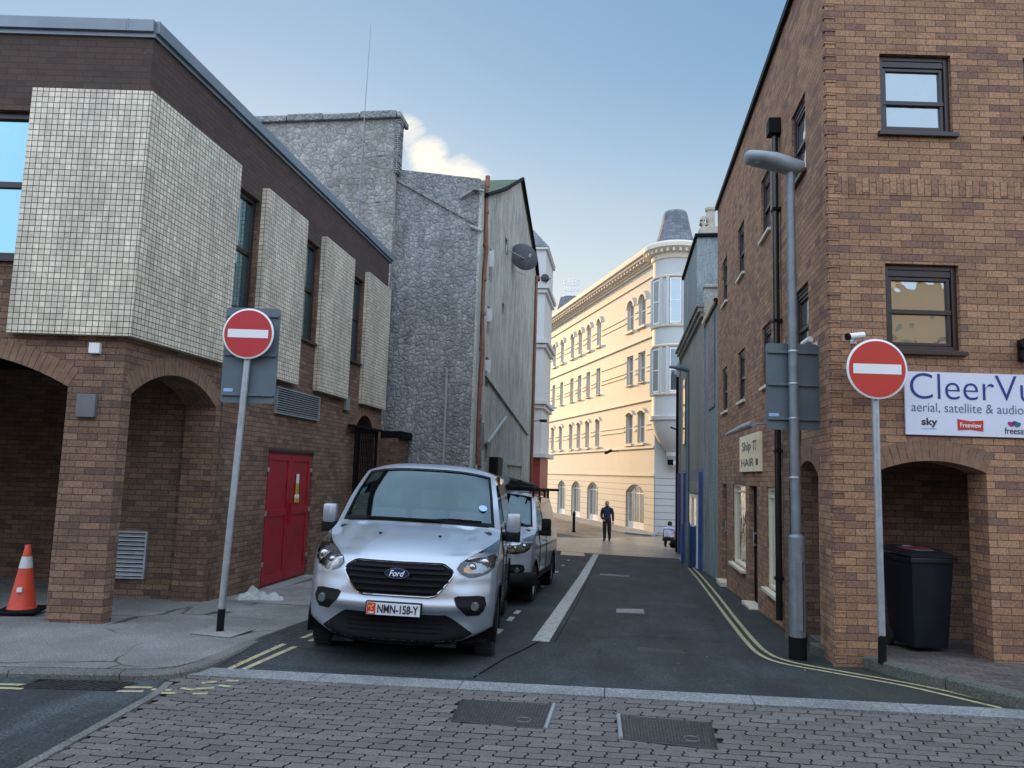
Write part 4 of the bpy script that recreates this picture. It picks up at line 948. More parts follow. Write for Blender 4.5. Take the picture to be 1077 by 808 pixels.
mb = MB(); mb.lathe([(1.75, 14.3), (1.3, 15.0), (.95, 16.3), (.8, 16.35), (0, 16.4)], (-6.05, 19.9, 0), 12); mb.build('far_turret_roof', M['slate'], CB)
mb = MB()
for i in range(14):
    a = i/14*2*math.pi; mb.tube([(-6.05+.62*math.cos(a), 19.9+.62*math.sin(a), 16.35), (-6.05+.62*math.cos(a), 19.9+.62*math.sin(a), 17.75)], .018, 5)
for z in (16.4, 17.0, 17.5, 17.75): mb.lathe([(.62, z), (.65, z), (.65, z+.05), (.62, z+.05)], (-6.05, 19.9, 0), 20)
mb.build('roof_railing', M['signwhite'], CB)
FC = empty('security_camera', (.2, 41.0, 0), 'small dark security camera on the cream wall above the walking man', 'camera')
mb = MB(); mb.tube([(-.35, 3.6, 3.3), (-.8, 3.2, 3.25)], .03, 6); mb.tube([(-.75, 3.15, 3.3), (-1.1, 2.9, 3.12)], .08, 8); mb.build('camera_body', M['black'], FC)

# ================================================================== MID RIGHT GREY + BLUE BUILDINGS
MA = empty('rendered_building', (2.2, 18.0, 0), 'narrow blue grey rendered building beside the end of the brick one', 'building')
mb = MB(); mb.box(0, 5, .005, 2.85, -1.2, 6.0); mb.build('wall', M['bluegrey'], MA)
mb = MB(); mb.add([(-.05, 0, 6.0), (-.05, 2.9, 6.0), (2.5, 2.9, 8.2), (2.5, 0, 8.2), (5, 0, 6), (5, 2.9, 6)], [(0, 1, 2, 3), (3, 2, 5, 4), (0, 3, 4), (1, 5, 2)]); mb.build('roof', M['slate'], MA)
mb = MB(); mb.box(-.06, .5, 2.55, 2.9, 5.9, 6.9); mb.box(-.08, .7, 2.5, 2.9, 6.9, 7.0); mb.build('parapet_stub', M['pale'], MA, bevel=.03)
mb = MB(); mb.tube([(-.05, .1, 6.0), (-.05, 2.8, 6.0)], .06, 8); mb.build('gutter_pipe', M['blackpipe'], MA)
mb = MB(); mb.box(-.03, -.002, .6, 1.9, 3.55, 5.8); mb.build('dark_wall_patch', M['slate'], MA)  # dark area of the wall, added as a thin slate-textured sheet
MBb = empty('shop_building', (2.16, 20.86, 0), 'beige rendered building with projecting cornice and blue painted shopfront', 'building')
mb = MB(); mb.box(0, 5, 0, 7.8, -1.3, 6.3); mb.build('wall', M['greyB'], MBb)
mb = MB(); mb.box(-.16, 5, -.10, 7.9, 6.3, 6.42); mb.box(-.09, 5, -.05, 7.85, 6.18, 6.298); mb.box(-.22, 5, -.14, 7.95, 6.422, 6.5); mb.build('cornice', M['greyB'], MBb, bevel=.01)
mb = MB(); mb.box(-.03, -.001, .02, 7.75, -1.2, 2.1); mb.build('blue_shopfront', M['blue2'], MBb)
mb = MB(); mb.box(-.10, -.031, .9, 3.8, 1.42, 1.75); mb.build('fascia_panel', M['greyB'], MBb)
mb = MB(); frame(mb, .0, 2.9, -.65, 1.38, .09, 0, .06); mb.box(1.4, 1.5, 0, .05, -.6, 1.3)
f = mb.build('shop_window', M['framew'], MBb, rot=(0, 0, R(-90))); f.location = (-.092, 3.85, 0)
g = MB(); g.box(.05, 2.85, .03, .035, -.6, 1.33); g.build('pane', M['glassS'], f)
for a_, b_ in ((.05, .18), (5.2, 5.35), (7.5, 7.65)): mb = MB(); mb.box(-.12, -.031, a_, b_, -.85, 2.0); mb.build('blue_post', M['blue'], MBb)
mb = MB(); mb.box(-.05, -.001, 5.5, 6.3, 3.0, 5.2); mb.build('upper_window', M['glassdark'], MBb)
for yy, nm in ((22.2, 'tall blue painted board nearest the grey wall'), (23.6, 'tall blue painted board standing below the street lamp')):
    bo = empty('blue_hoarding', (2.12, yy, gzf(0, yy)), nm, 'board', 0, 'blue boards outside the shopfront')
    mb = MB(); mb.box(-.30, -.02, -.03, .03, .04, 1.12); mb.build('panel', M['blue'], bo, bevel=.008)
    mb = MB(); mb.box(-.32, -.27, -.05, .05, 0, 1.16); mb.box(-.04, .0, -.05, .05, 0, 1.16); mb.box(-.32, 0, -.06, .06, 0, .04); mb.build('frame', M['blue'], bo, bevel=.005)
MC = empty('chimney_house', (2.12, 22.3, 0), 'plain grey rendered house rising above the cornice with a chimney pot', 'building')
mb = MB(); mb.box(0, .78, 0, 4.9, 6.45, 8.85); mb.build('wall', M['bluegrey'], MC)
mb = MB(); mb.box(-.07, .85, -.07, 5.0, 8.852, 8.95); mb.build('coping', M['blackmat'], MC)
mb = MB(); mb.box(.05, .75, .0, .9, 8.96, 9.12); mb.box(.12, .7, .05, .85, 9.12, 9.2); mb.build('chimney_base', M['clay'], MC, bevel=.02)
mb = MB(); mb.lathe([(.15, 9.2), (.13, 9.5), (.125, 9.75), (.16, 9.78), (.16, 9.86), (.11, 9.87), (.10, 9.5)], (.42, .4, 0), 16); mb.build('chimney_pot', M['clay'], MC, smooth=True)
mb = MB()
for i in range(8): mb.box(.08+rnd.uniform(0, .1), .2+rnd.uniform(0, .1), .2, .5, 9.15+i*.05, 9.2+i*.05)
mb.build('broken_brick', M['clay'], MC)
mb = MB(); mb.add([(.3, -.9, 6.5), (.3, 0, 7.4), (2.5, 0, 7.4), (2.5, -.9, 6.5)], [(0, 1, 2, 3)]); mb.build('lower_roof', M['slate'], MC)
mb = MB(); mb.box(.79, 4, .1, 4.8, 6.45, 8.2); mb.build('rear_wall', M['white'], MC)
MD = empty('gabled_house', (2.1, 28.75, 0), 'small dark gabled house beyond the beige shop building', 'building')
mb = MB(); mb.plate([[(0, -1.4), (5, -1.4), (5, 6.2), (2.5, 8.0), (0, 6.2)]], 0, 1.6); mb.build('wall', M['greyB'], MD)
mb = MB(); mb.tube([(-.05, .3, -1), (-.05, .3, 5.6)], .05, 8); mb.tube([(-.05, .2, 3.6), (-.3, .2, 3.7)], .03, 6); mb.box(-.4, -.2, .1, .3, 2.3, 2.5); mb.build('fixtures', M['black'], MD)

# buildings over the street behind the camera, seen only as reflections
for nm, x0, x1, y0, h, mt, lb in (('terrace', -34, -6, -13, 8.2, 'brickL', 'low brown terrace across the street behind the camera'), ('terrace', -3, 30, -15, 11.5, 'terrace', 'taller cream terrace across the street behind the camera'), ('terrace', 31, 44, -13, 7.5, 'brickR', 'brick terrace across the street behind the camera')):
    t = empty(nm, (x0, y0, 0), lb, 'building')
    w = x1-x0; n = int(w/2.6); hs = []
    for i in range(n):
        for z in (1.0, 4.0, 6.6):
            if z+1.6 < h: hs.append(rect(.7+i*2.6, 1.8+i*2.6, z, z+1.5))
    mb = MB(); mb.plate([rect(0, w, -.5, h)]+hs, 0, -.4); mb.box(0, w, -8, -.41, -.5, h); mb.build('wall', M[mt], t)
    mb = MB(); mb.box(-.1, w+.1, -.3, .18, h+.002, h+.25); mb.build('cornice', M['creamtrim'], t)
    mb = MB()
    for q in hs: mb.box(q[0][0], q[1][0], -.3, -.28, q[0][1], q[2][1])
    mb.build('glazing', M['glassC'], t)
# ================================================================== VANS
def interp(tab, x):
    if x <= tab[0][0]: return tab[0][1]
    for (a, va), (b, vb) in zip(tab, tab[1:]):
        if x <= b: return va+(vb-va)*(x-a)/(b-a)
    return tab[-1][1]
def cr(P, n):
    out = []
    for i in range(len(P)-1):
        a = P[max(i-1, 0)]; b = P[i]; c = P[i+1]; d = P[min(i+2, len(P)-1)]
        for k in range(n):
            t = k/n; out.append(tuple(.5*((2*b[j])+(c[j]-a[j])*t+(2*a[j]-5*b[j]+4*c[j]-d[j])*t*t+(3*b[j]-a[j]-3*c[j]+d[j])*t**3) for j in range(len(b))))
    out.append(tuple(P[-1])); return out
XS = [(.2, .93), (.35, .965), (.55, .985), (.75, .99), (1.0, .985), (1.15, .968), (1.3, .94), (1.6, .875), (1.86, .80), (1.95, .76)]
#       yc    zc    ye    ze    p    q
ROWS = [(.16, .235, .50, .385, 3.0, 3), (.07, .29, .46, .40, 3.0, 3), (.035, .42, .44, .46, 3.0, 2), (.02, .56, .43, .56, 3.0, 2), (.03, .72, .43, .72, 2.9, 2), (.06, .88, .46, .90, 2.7, 2),
        (.10, .985, .54, 1.02, 2.6, 2), (.17, 1.05, .68, 1.10, 2.5, 2.2), (.42, 1.155, .88, 1.165, 2.4, 2.4), (.72, 1.235, 1.05, 1.21, 2.4, 2.6), (.98, 1.30, 1.20, 1.26, 2.6, 3),
        (1.06, 1.36, 1.28, 1.33, 2.6, 3), (1.36, 1.60, 1.52, 1.56, 2.6, 3), (1.70, 1.86, 1.86, 1.79, 2.6, 3), (1.88, 1.94, 2.02, 1.86, 2.6, 3.2), (2.2, 1.97, 2.3, 1.865, 2.6, 3.4), (3.4, 1.975, 3.4, 1.87, 2.5, 3.6), (4.45, 1.955, 4.45, 1.865, 2.5, 3.6), (4.66, 1.90, 4.62, 1.83, 2.5, 3)]
NS = 6
def make_van(label, body, van2=False, group=None):
    root = empty('parked_van', (0, 0, 0), label, 'van', 0, group)
    rows = cr(ROWS, NS); NU = 26
    def xside(z): return interp(XS, z)
    def taper(y): return .05*max(0, 1-y/1.3)**1.5
    def sculpt(x, z, y):
        ax = abs(x); d = 0
        if y < .9 and z < 1.1:
            d -= .030*math.exp(-((z-(.60-.0*ax))/.045)**2)*min(1, max(0, (.98-ax)/.2))       # bright shelf bar
            d += .035*math.exp(-((z-.46)/.10)**2)*min(1, max(0, (.80-ax)/.15))                # recess round lower intake
            d += .012*math.exp(-((z-.80)/.05)**2)*min(1, max(0, (ax-.5)/.1))
            d -= .018*math.exp(-((z-.28)/.05)**2)
        if .2 < y < 1.1 and z > 1.0:                                                          # bonnet creases
            d += 0
        return d
    def fpt(ri, u, raw=False):
        yc, zc, ye, ze, p, q = ri; w = xside(ze)-taper(ye); x = w*u; a = abs(u)
        y = yc+(ye-yc)*a**p; z = zc+(ze-zc)*a**q
        if .2 < yc < 1.0 and 1.02 < zc < 1.32:
            z -= .014*math.exp(-((a-.62)/.07)**2)-.012*math.exp(-((a-.80)/.07)**2)
        return (x, y+(sculpt(x, z, y)), z)
    mb = MB(); grid = []
    us = [(-1+2*k/NU) for k in range(NU+1)]; us = [math.copysign(abs(u)**.85, u) for u in us]
    vs = [fpt(r_, u) for r_ in rows for u in us]; n1 = NU+1; fs = []; mats = []
    gl0, gl1 = 11*NS-1, 13*NS+2
    for i in range(len(rows)-1):
        for k in range(NU):
            if gl0 <= i < gl1 and 1 <= k < NU-1: continue
            fs.append((i*n1+k, i*n1+k+1, (i+1)*n1+k+1, (i+1)*n1+k))
    mb.add(vs, fs)
    # windscreen pane
    g = MB(); gv = []; gr = range(gl0, gl1+1)
    for i in gr:
        for k in range(1, NU): x, y, z = vs[i*n1+k]; gv.append((x, y+.006, z-.004))
    m1 = NU-1; gf = []
    for i in range(len(gr)-1):
        for k in range(m1-1): gf.append((i*m1+k, i*m1+k+1, (i+1)*m1+k+1, (i+1)*m1+k))
    g.add(gv, gf)
    # sides
    WH = [(.93, .345), (3.86, .345)]; RA = .40
    r13 = 14*NS; yend = 4.62
    ys_far = [2.1+(yend-2.1)*k/46 for k in range(47)]
    for s in (-1, 1):
        sv = []; nrow = 0
        for i in range(0, r13+1):
            yc, zc, ye, ze, p, q = rows[i]; row = []
            x0, y0, z0 = fpt(rows[i], s*1.0)
            ys = [y0+(2.1-y0)*k/34 for k in range(34)]+ys_far
            for j, y in enumerate(ys):
                x = s*(xside(z0)-taper(y)) if j else x0
                # body side crease
                x += s*.010*math.exp(-((z0-.98)/.03)**2)*min(1, max(0, y-.6))-s*.012*math.exp(-((z0-.62)/.12)**2)*min(1, max(0, (y-1.4)))
                sv.append((x, y, z0))
            m = len(ys); nrow += 1
        def inwin(y, z): return 1.32 < z < 1.76 and (1.62+(1.52-z)*-.9 < y < 2.42)
        def inarch(y, z): return any((y-cy)**2+(z-cz)**2 < RA*RA for cy, cz in WH)
        for idx, (x, y, z) in enumerate(sv):                 # snap rim vertices to the arch circle
            for cy, cz in WH:
                d = math.hypot(y-cy, z-cz)
                if RA*.94 < d < RA*1.07 and d > 0: sv[idx] = (x+s*.008, cy+(y-cy)*RA/d, cz+(z-cz)*RA/d)
        sf = []; wf = []
        for i in range(nrow-1):
            for j in range(m-1):
                q = (i*m+j, i*m+j+1, (i+1)*m+j+1, (i+1)*m+j); cy = sum(sv[a][1] for a in q)/4; cz = sum(sv[a][2] for a in q)/4
                if inarch(cy, cz): continue
                (wf if inwin(cy, cz) else sf).append(q)
        mb.add(sv, sf)
        wv = [(x-s*.006, y, z) for x, y, z in sv]; wm = MB(); wm.add(wv, wf); 
        wo = wm.build('side_window', M['wind'], root, smooth=True)
    # tail
    L = [fpt(rows[-1], u) for u in us]; base = [(-.95, yend, .24), (.95, yend, .24)]
    ring = [(x, yend, z) for x, y, z in L]
    mb.add(L+ring, [(k, k+1, n1+k+1, n1+k) for k in range(NU)])
    mb.add([(-.95, yend, .24), (-.985, yend, .6), (-.985, yend, 1.0), (-.94, yend, 1.3), (-.875, yend, 1.6)]+ring+[(.875, yend, 1.6), (.94, yend, 1.3), (.985, yend, 1.0), (.985, yend, .6), (.95, yend, .24)], [tuple(range(10+n1))])
    mb.build('body', body, root, smooth=True, angle=48)
    ws = g.build('windscreen', M['wind'], root, smooth=True)
    # dark band round the screen
    b = MB(); e0 = []
    for (ra, rb) in ((gl0-1, gl0+1), (gl1-1, gl1)):
        bv = []
        for i in (ra, rb):
            for k in range(1, NU): x, y, z = vs[i*n1+k]; bv.append((x, y-.004, z+.003))
        b.add(bv, [(k, k+1, m1+k+1, m1+k) for k in range(m1-1)])
    for kk in ((1, 2), (NU-2, NU-1)):
        bv = []
        for i in gr:
            A_ = Vector(vs[i*n1+kk[0]]); B_ = Vector(vs[i*n1+kk[1]]); C_ = A_.lerp(B_, .42) if kk[0] == 1 else B_.lerp(A_, .42)
            for P_ in ((A_, C_) if kk[0] == 1 else (C_, B_)): bv.append((P_.x, P_.y-.004, P_.z+.003))
        b.add(bv, [(2*i, 2*i+1, 2*i+3, 2*i+2) for i in range(len(gr)-1)])
    b.build('screen_seal', M['black'], ws, smooth=True)
    # front surface lookup
    def fy(x, z):
        best = None; prev = None
        for r_ in rows[:11*NS]:
            w = xside(r_[3])-taper(r_[2]); u = max(-1, min(1, x/w)); P = fpt(r_, u)
            if prev is not None and prev[2] <= z <= P[2]:
                t = (z-prev[2])/max(P[2]-prev[2], 1e-6); return prev[1]+(P[1]-prev[1])*t
            prev = P
        return prev[1] if z > .3 else .1
    def patch(rws, off, th, nx=24, nz=10):
        """rws = [(z, xl, xr)]; lies on the nose surface, off metres in front, closed back"""
        p = MB(); z0, z1 = rws[0][0], rws[-1][0]; zs = sorted(set([r[0] for r in rws]+[z0+(z1-z0)*k/nz for k in range(nz+1)]))
        L_ = [(r[0], r[1]) for r in rws]; R_ = [(r[0], r[2]) for r in rws]; A = []
        for z in zs:
            a, b_ = interp(L_, z), interp(R_, z)
            for k in range(nx+1):
                x = a+(b_-a)*k/nx; A.append((x, fy(x, z)-off, z))
        n = nx+1; N = len(A); B = [(x, y+th, z) for x, y, z in A]; fs = []
        for i in range(len(zs)-1):
            for k in range(nx): fs += [(i*n+k, i*n+k+1, (i+1)*n+k+1, (i+1)*n+k), (N+i*n+k, N+(i+1)*n+k, N+(i+1)*n+k+1, N+i*n+k+1)]
        m_ = len(zs)-1
        for k in range(nx): fs += [(k, N+k, N+k+1, k+1), (m_*n+k, m_*n+k+1, N+m_*n+k+1, N+m_*n+k)]
        for i in range(m_): fs += [(i*n, (i+1)*n, N+(i+1)*n, N+i*n), (i*n+nx, N+i*n+nx, N+(i+1)*n+nx, (i+1)*n+nx)]
        p.add(A+B, fs); return p
    def outline(pts, off, r, seg=6):
        P = []
        for i in range(len(pts)):
            a, b_ = pts[i], pts[(i+1) % len(pts)]
            for k in range(seg): t = k/seg; x, z = a[0]+(b_[0]-a[0])*t, a[1]+(b_[1]-a[1])*t; P.append((x, fy(x, z)-off, z))
        P.append(P[0]); P.append(P[1]); t_ = MB(); t_.tube(P, r, 6, False); return t_
    gr_rows = [(.695, -.37, .37), (.75, -.43, .43), (.87, -.54, .54), (.93, -.535, .535), (.985, -.43, .43)]
    go = patch(gr_rows, .006, .03).build('grille', M['blackmat'], root, smooth=True)
    bars = MB(); bars = MB()
    for z in (.745, .80, .855, .91, .955):
        w = interp([(r[0], r[2]) for r in gr_rows], z)-.03; q = patch([(z-.014, -w, w), (z+.006, -w, w)], .026, .02, 24, 2); bars.add(q.v, q.f)
    bars.build('grille_bar', M['black'], go)
    hexo = [(-.33, .69), (.33, .69), (.39, .705), (.45, .76), (.545, .875), (.555, .91), (.535, .945), (.46, .99), (.42, 1.0), (-.42, 1.0), (-.46, .99), (-.535, .945), (-.555, .91), (-.545, .875), (-.45, .76), (-.39, .705)]
    outline(hexo, .010, .010).build('grille_surround', M['chrome'] if not van2 else M['black'], go, smooth=True)
    lo = patch([(.245, -.50, .50), (.30, -.66, .66), (.345, -.76, .76), (.36, -.755, .755), (.50, -.56, .56), (.53, -.50, .50)], .004, .03).build('lower_intake', M['black'], root, smooth=True)
    bars = MB()
    for z in (.37, .41, .45, .49): q = patch([(z-.005, -.48, .48), (z+.005, -.48, .48)], .014, .012, 20, 1); bars.add(q.v, q.f)
    bars.build('intake_slat', M['blackmat'], lo)
    patch([(.245, -.62, .62), (.27, -.62, .62), (.285, -.60, .60)], .010, .03).build('lower_lip', M['black'], root, smooth=True)
    for s in (-1, 1):
        def mir(rw): return [(z, a, b_) if s > 0 else (z, -b_, -a) for z, a, b_ in rw]
        fo = patch(mir([(.52, .70, .82), (.56, .66, .86), (.62, .60, .885), (.69, .57, .865), (.705, .60, .80)]), .006, .03, 12).build('fog_light_housing', M['black'], root, smooth=True)
        q = MB(); cx = s*.775; cy = fy(cx, .61); q.lathe([(0, -.03), (.035, -.028), (.045, -.01), (.045, .02)], (cx, cy-.004, .61), 18, 'y'); q.build('fog_light', M['lens'], fo, smooth=True)
        hl_rows = [(.868, .70, .76), (.90, .62, .88), (.95, .575, .935), (1.0, .60, .955), (1.05, .68, .965), (1.10, .78, .967), (1.15, .88, .965), (1.195, .945, .962)]
        ho = patch(mir(hl_rows), .003, .02, 14, 14).build('headlight', M['black'], root, smooth=True)
        q = patch(mir([(.91, .68, .83), (.945, .645, .885), (.985, .67, .905), (1.025, .75, .915), (1.06, .83, .92)]), .006, .01, 10, 8); q.build('reflector', M['lens'], ho, smooth=True)
        for cx, cz, rr in ((.84, 1.0, .052), (.72, .965, .038)):
            q = MB(); y_ = fy(s*cx, cz)-.012; q.lathe([(rr*1.15, .0), (rr*1.1, -.012), (rr*.8, -.008), (rr*.72, -.01), (0, -.03)], (s*cx, y_, cz), 20, 'y'); q.build('lamp_projector', M['chrome'], ho, smooth=True)
        if s > 0 and not van2: pass
        q = patch(mir([(.92, .645, .735), (.96, .64, .74)]), .009, .01, 6, 3); q.build('indicator', M['amber'], ho)
        q = patch(mir([(a, b_+.004, c-.004) for a, b_, c in hl_rows]), .022, .004, 14, 14); q.build('headlight_cover', M['lampglass'], ho, smooth=True)
        # washer jet
        r_ = rows[int(8.7*NS)]; P = fpt(r_, s*.34); q = MB(); q.box(P[0]-.015, P[0]+.015, P[1]-.02, P[1]+.02, P[2]-.005, P[2]+.012); q.build('washer_jet', M['black'], root, bevel=.004)
        # mirrors
        mo = MB(); mo.tube([(s*.93, 1.50, 1.20), (s*1.03, 1.42, 1.20), (s*1.12, 1.40, 1.21)], [.055, .045, .05], 10); mo.box(s*1.09-.085, s*1.09+.085, 1.35, 1.46, 1.15, 1.27); m_o = mo.build('mirror', M['black'], root, bevel=.028, smooth=True)
        mo = MB(); mo.box(s*1.09-.083, s*1.09+.083, 1.34, 1.455, 1.245, 1.46); mo.build('mirror_cap', M['black'] if van2 else body, m_o, bevel=.04, smooth=True)
        # door lines, handle, mudguard strip
        for yy in (1.46, 2.52):
            q = MB(); pts = [(s*(xside(z)-taper(yy)+.004+.010*math.exp(-((z-.98)/.03)**2)*min(1, max(0, yy-.6))), yy+(.1*max(0, z-1.2) if yy < 2 else 0), z) for z in (.32, .5, .7, .9, 1.0, 1.15, 1.3)]
            q.tube(pts, .005, 5); q.build('door_seam', M['blackmat'], root)
        q = MB(); q.box(s*1.0-.02, s*1.0+.02, 2.28, 2.46, 1.02, 1.06); q.build('door_handle', body, root, bevel=.01)
        q = MB(); q.box(s*.975-.02, s*.975+.02, 1.36, 3.42, .40, .50); q.build('side_moulding', M['black'], root, bevel=.008)
        for cy in (.93, 3.86):
            wx = s*.865
            t_ = MB(); t_.lathe([(.205, -.105), (.30, -.112), (.335, -.085), (.345, -.03), (.345, .03), (.335, .085), (.30, .112), (.205, .105)], (wx, cy, .345), 40, 'x')
            for k_ in range(40):
                a = k_/40*2*math.pi; t_.box(-.09, .09, .338, .349, -.012, .012, Matrix.Translation((wx, cy, .345)) @ Matrix.Rotation(a, 4, 'X'))
            wo = MB(); wo.lathe([(.0, s*.06), (.05, s*.075), (.06, s*.05), (.17, s*.045), (.195, s*.09), (.21, s*.095), (.21, -s*.09), (.0, -s*.09)], (wx, cy, .345), 30, 'x')
            w_ = empty_part('wheel', root); t_.build('tyre', M['rubber'], w_, smooth=True); wo.build('rim', M['alloy'], w_, smooth=True)
            q = MB(); q.lathe([(RA+.0, -s*.35), (RA+.0, .012*s), (RA+.018, .014*s), (RA+.02, -.01*s)], (s*(xside(.6)-taper(cy)), cy, .345), 30, 'x', R(-15), R(195)); q.build('wheel_arch', M['blackmat'] if not van2 else M['black'], root, smooth=True)
    q = MB(); q.box(-.9, .9, .45, 4.5, .24, .27); q.build('underbody', M['blackmat'], root)
    # cabin
    cab = MB(); cab.box(-.86, .86, 1.0, 1.45, .6, 1.26); cab.build('dashboard', M['inner'], root, bevel=.03)
    cab = MB(); cab.box(-.84, .84, 2.62, 2.66, .4, 1.86); cab.box(-.85, .85, 1.4, 2.6, .4, .5); cab.build('bulkhead', M['inner'], root)
    for sx in (-.52, -.02, .46):
        q = MB(); q.box(sx-.22, sx+.22, 2.1, 2.24, .8, 1.42, Matrix.Identity(4)); q.box(sx-.22, sx+.22, 1.7, 2.2, .72, .88); q.box(sx-.13, sx+.13, 2.16, 2.26, 1.46, 1.66); q.build('seat', M['seat'], root, bevel=.035)
    q = MB(); Mx = Matrix.Translation((.42, 1.42, 1.20)) @ Matrix.Rotation(R(-62), 4, 'X')
    pts = [Mx @ Vector((.19*math.cos(a/20*2*math.pi), .19*math.sin(a/20*2*math.pi), 0)) for a in range(22)]; q.tube(pts, .014, 8, False); q.build('steering_wheel', M['black'], root)
    q = MB(); q.box(-.13, .13, 1.75, 1.78, 1.68, 1.74); q.build('rear_view_mirror', M['black'], root, bevel=.01)
    # wipers
    wmb = MB()
    def scr(u, t):
        r0 = rows[int(gl0+(gl1-gl0)*t)]; x, y, z = fpt(r0, u); return (x, y-.022, z+.012)
    wmb.tube([scr(-.62, .0), scr(-.1, .06), scr(.22, .05)], .009, 6); wmb.tube([scr(.12, .0), scr(.40, .08), scr(.78, .07)], .009, 6); wmb.tube([scr(.05, .02), scr(.30, .0)], .014, 6)
    wmb.build('wiper', M['blackmat'], root)
    cw = []; 
    for i in (int(10.5*NS), int(10.9*NS)):
        for u in us[2:-2]:
            x, y, z = fpt(rows[i], u); cw.append((x, y-.004, z+.005))
    m_ = len(us)-4; q = MB(); q.add(cw, [(k, k+1, m_+k+1, m_+k) for k in range(m_-1)]); q.build('cowl', M['blackmat'], root, smooth=True)
    return root, fy, scr, rows, fpt
def empty_part(name, parent):
    o = bpy.data.objects.new(name, None); COL.objects.link(o); o.empty_display_size = .1; o.parent = parent; return o
V1, fy, scr, rows, fpt = make_van('silver van with blue oval badge and red and white number plate, nearest the camera', M['paint_silver'])
TV = (math.pi/2, 0, 0)
yp = -.035
q = MB(); q.box(-.275, .275, yp-.012, yp+.05, .515, .64); pl = q.build('number_plate', M['black'], V1, bevel=.004)
q = MB(); q.box(-.262, .262, yp-.018, yp-.0125, .524, .632); q.build('plate_face', M['plate'], pl)
q = MB(); q.box(-.258, -.175, yp-.0215, yp-.0185, .528, .628); q.build('plate_band', M['platered'], pl)
text_mesh('plate_lettering', 'NMN-158-Y', M['inkk'], pl, (-.155, yp-.0215, .541), TV, .40, .076, bold=.02)
text_mesh('band_lettering', 'GBM', M['signwhite'], pl, (-.245, yp-.0235, .533), TV, .055, .018, bold=.02)
q = MB()
for k in range(3): q.tube([(-.217, yp-.022, .592), (-.217+.024*math.cos(k*2.1+.5), yp-.022, .592+.024*math.sin(k*2.1+.5)), (-.217+.028*math.cos(k*2.1+1.2), yp-.022, .592+.028*math.sin(k*2.1+1.2))], .0045, 5)
q.build('band_emblem', M['stickyellow'], pl)
def ell(a, b, n=32): return [(a*math.cos(k/n*2*math.pi), b*math.sin(k/n*2*math.pi)) for k in range(n)]
yb = fy(0, .90)-.05
q = MB(); q.plate([[(x, z+.895) for x, z in ell(.125, .05)]], yb-.004, yb+.05); bd = q.build('badge', M['chrome'], V1)
q = MB(); q.plate([[(x, z+.895) for x, z in ell(.115, .041)]], yb-.008, yb-.0045); q.build('badge_field', M['fordblue'], bd)
text_mesh('badge_lettering', 'Ford', M['signwhite'], bd, (-.078, yb-.0105, .868), TV, .155, .054, shear=.35, bold=.01)
P = scr(.80, .35); q = MB(); q.lathe([(0, 0), (.05, 0), (.05, .003), (0, .003)], (0, 0, 0), 20); o = q.build('tax_sticker', M['inkb'], V1); o.location = (P[0], P[1]+.016, P[2]-.01); o.rotation_euler = (R(38), 0, R(12))
q = MB()
for x, y, w in ((-.33, 1.2, .05), (-.05, 1.22, .06), (.62, 1.28, .2), (-.22, 1.26, .04)): q.box(x-w, x+w, y-.02, y+.03, 1.262, 1.268+.01)
q.build('dash_papers', M['signwhite'], V1)
q = MB(); q.box(-.62, -.58, 2.2, 2.24, 1.975, 1.99); q.box(.55, .60, 2.3, 2.36, 1.965, 1.985); q.build('roof_mount', M['black'], V1, bevel=.004)
V1.location = (-2.035, 6.92, -.018); V1.scale = (.925, .95, .985)
V1.rotation_euler = (R(-1.0), R(1.4), R(6.2))
V2, fy2, _, _, _ = make_van('pale blue grey older van with roof rack parked behind the silver one', M['paint_white'], True)
q = MB()
for y in (1.95, 2.9, 3.8, 4.5):
    q.tube([(-.80, y, 2.03), (.80, y, 2.03)], .018, 8); q.box(-.80, -.76, y-.03, y+.03, 1.86, 2.03); q.box(.76, .80, y-.03, y+.03, 1.86, 2.03)
q.tube([(-.74, 1.8, 2.045), (-.74, 4.6, 2.045)], .016, 8); q.tube([(.74, 1.8, 2.045), (.74, 4.6, 2.045)], .016, 8); q.tube([(.3, 4.6, 2.06), (1.0, 4.6, 2.06)], .03, 8)
rk = q.build('roof_rack', M['black'], V2)
q = MB(); 
for x in (-.35, .08): q.box(x-.02, x+.02, 1.4, 4.6, 2.055, 2.115)
for i in range(12): q.box(-.33, .06, 1.55+i*.26, 1.58+i*.26, 2.07, 2.095)
lad = q.build('ladder', M['galv'], None); 
LD = empty('ladder', (0, 0, 0), 'aluminium ladder strapped on the roof rack of the rear van', 'ladder'); lad.name = 'rails_and_rungs'; lad.parent = LD
TBX = empty('roof_tube', (0, 0, 0), 'dark rounded pipe carrier with open end on the rear van roof', 'tube')
q = MB(); q.tube([(.30, 1.55, 2.14), (.30, 4.5, 2.14)], .085, 14); q.tube([(.52, 1.9, 2.11), (.52, 4.5, 2.11)], .055, 12); q.build('tube', M['black'], TBX, smooth=True)
q = MB(); q.lathe([(.0, 0), (.092, 0), (.096, .03), (.092, .06)], (.30, 1.53, 2.14), 16, 'y'); q.build('end_cap', M['signgrey'], TBX, smooth=True)
q = MB(); q.box(-.94, .94, -.02, .4, .24, .62); 
for rt in (V2, LD, TBX):
    rt.location = (-2.30, 11.55, -.20); rt.rotation_euler = (R(-2.4), R(.3), R(-.6)); rt.scale = (.97, .97, .915)
bpatch = MB()
q = MB(); q.tube([(-.94, .62, .45), (-.9, .30, .45), (-.6, .08, .45), (0, 0, .45), (.6, .08, .45), (.9, .30, .45), (.95, .62, .45)], .13, 12); q.build('black_bumper', M['black'], V2, smooth=True)

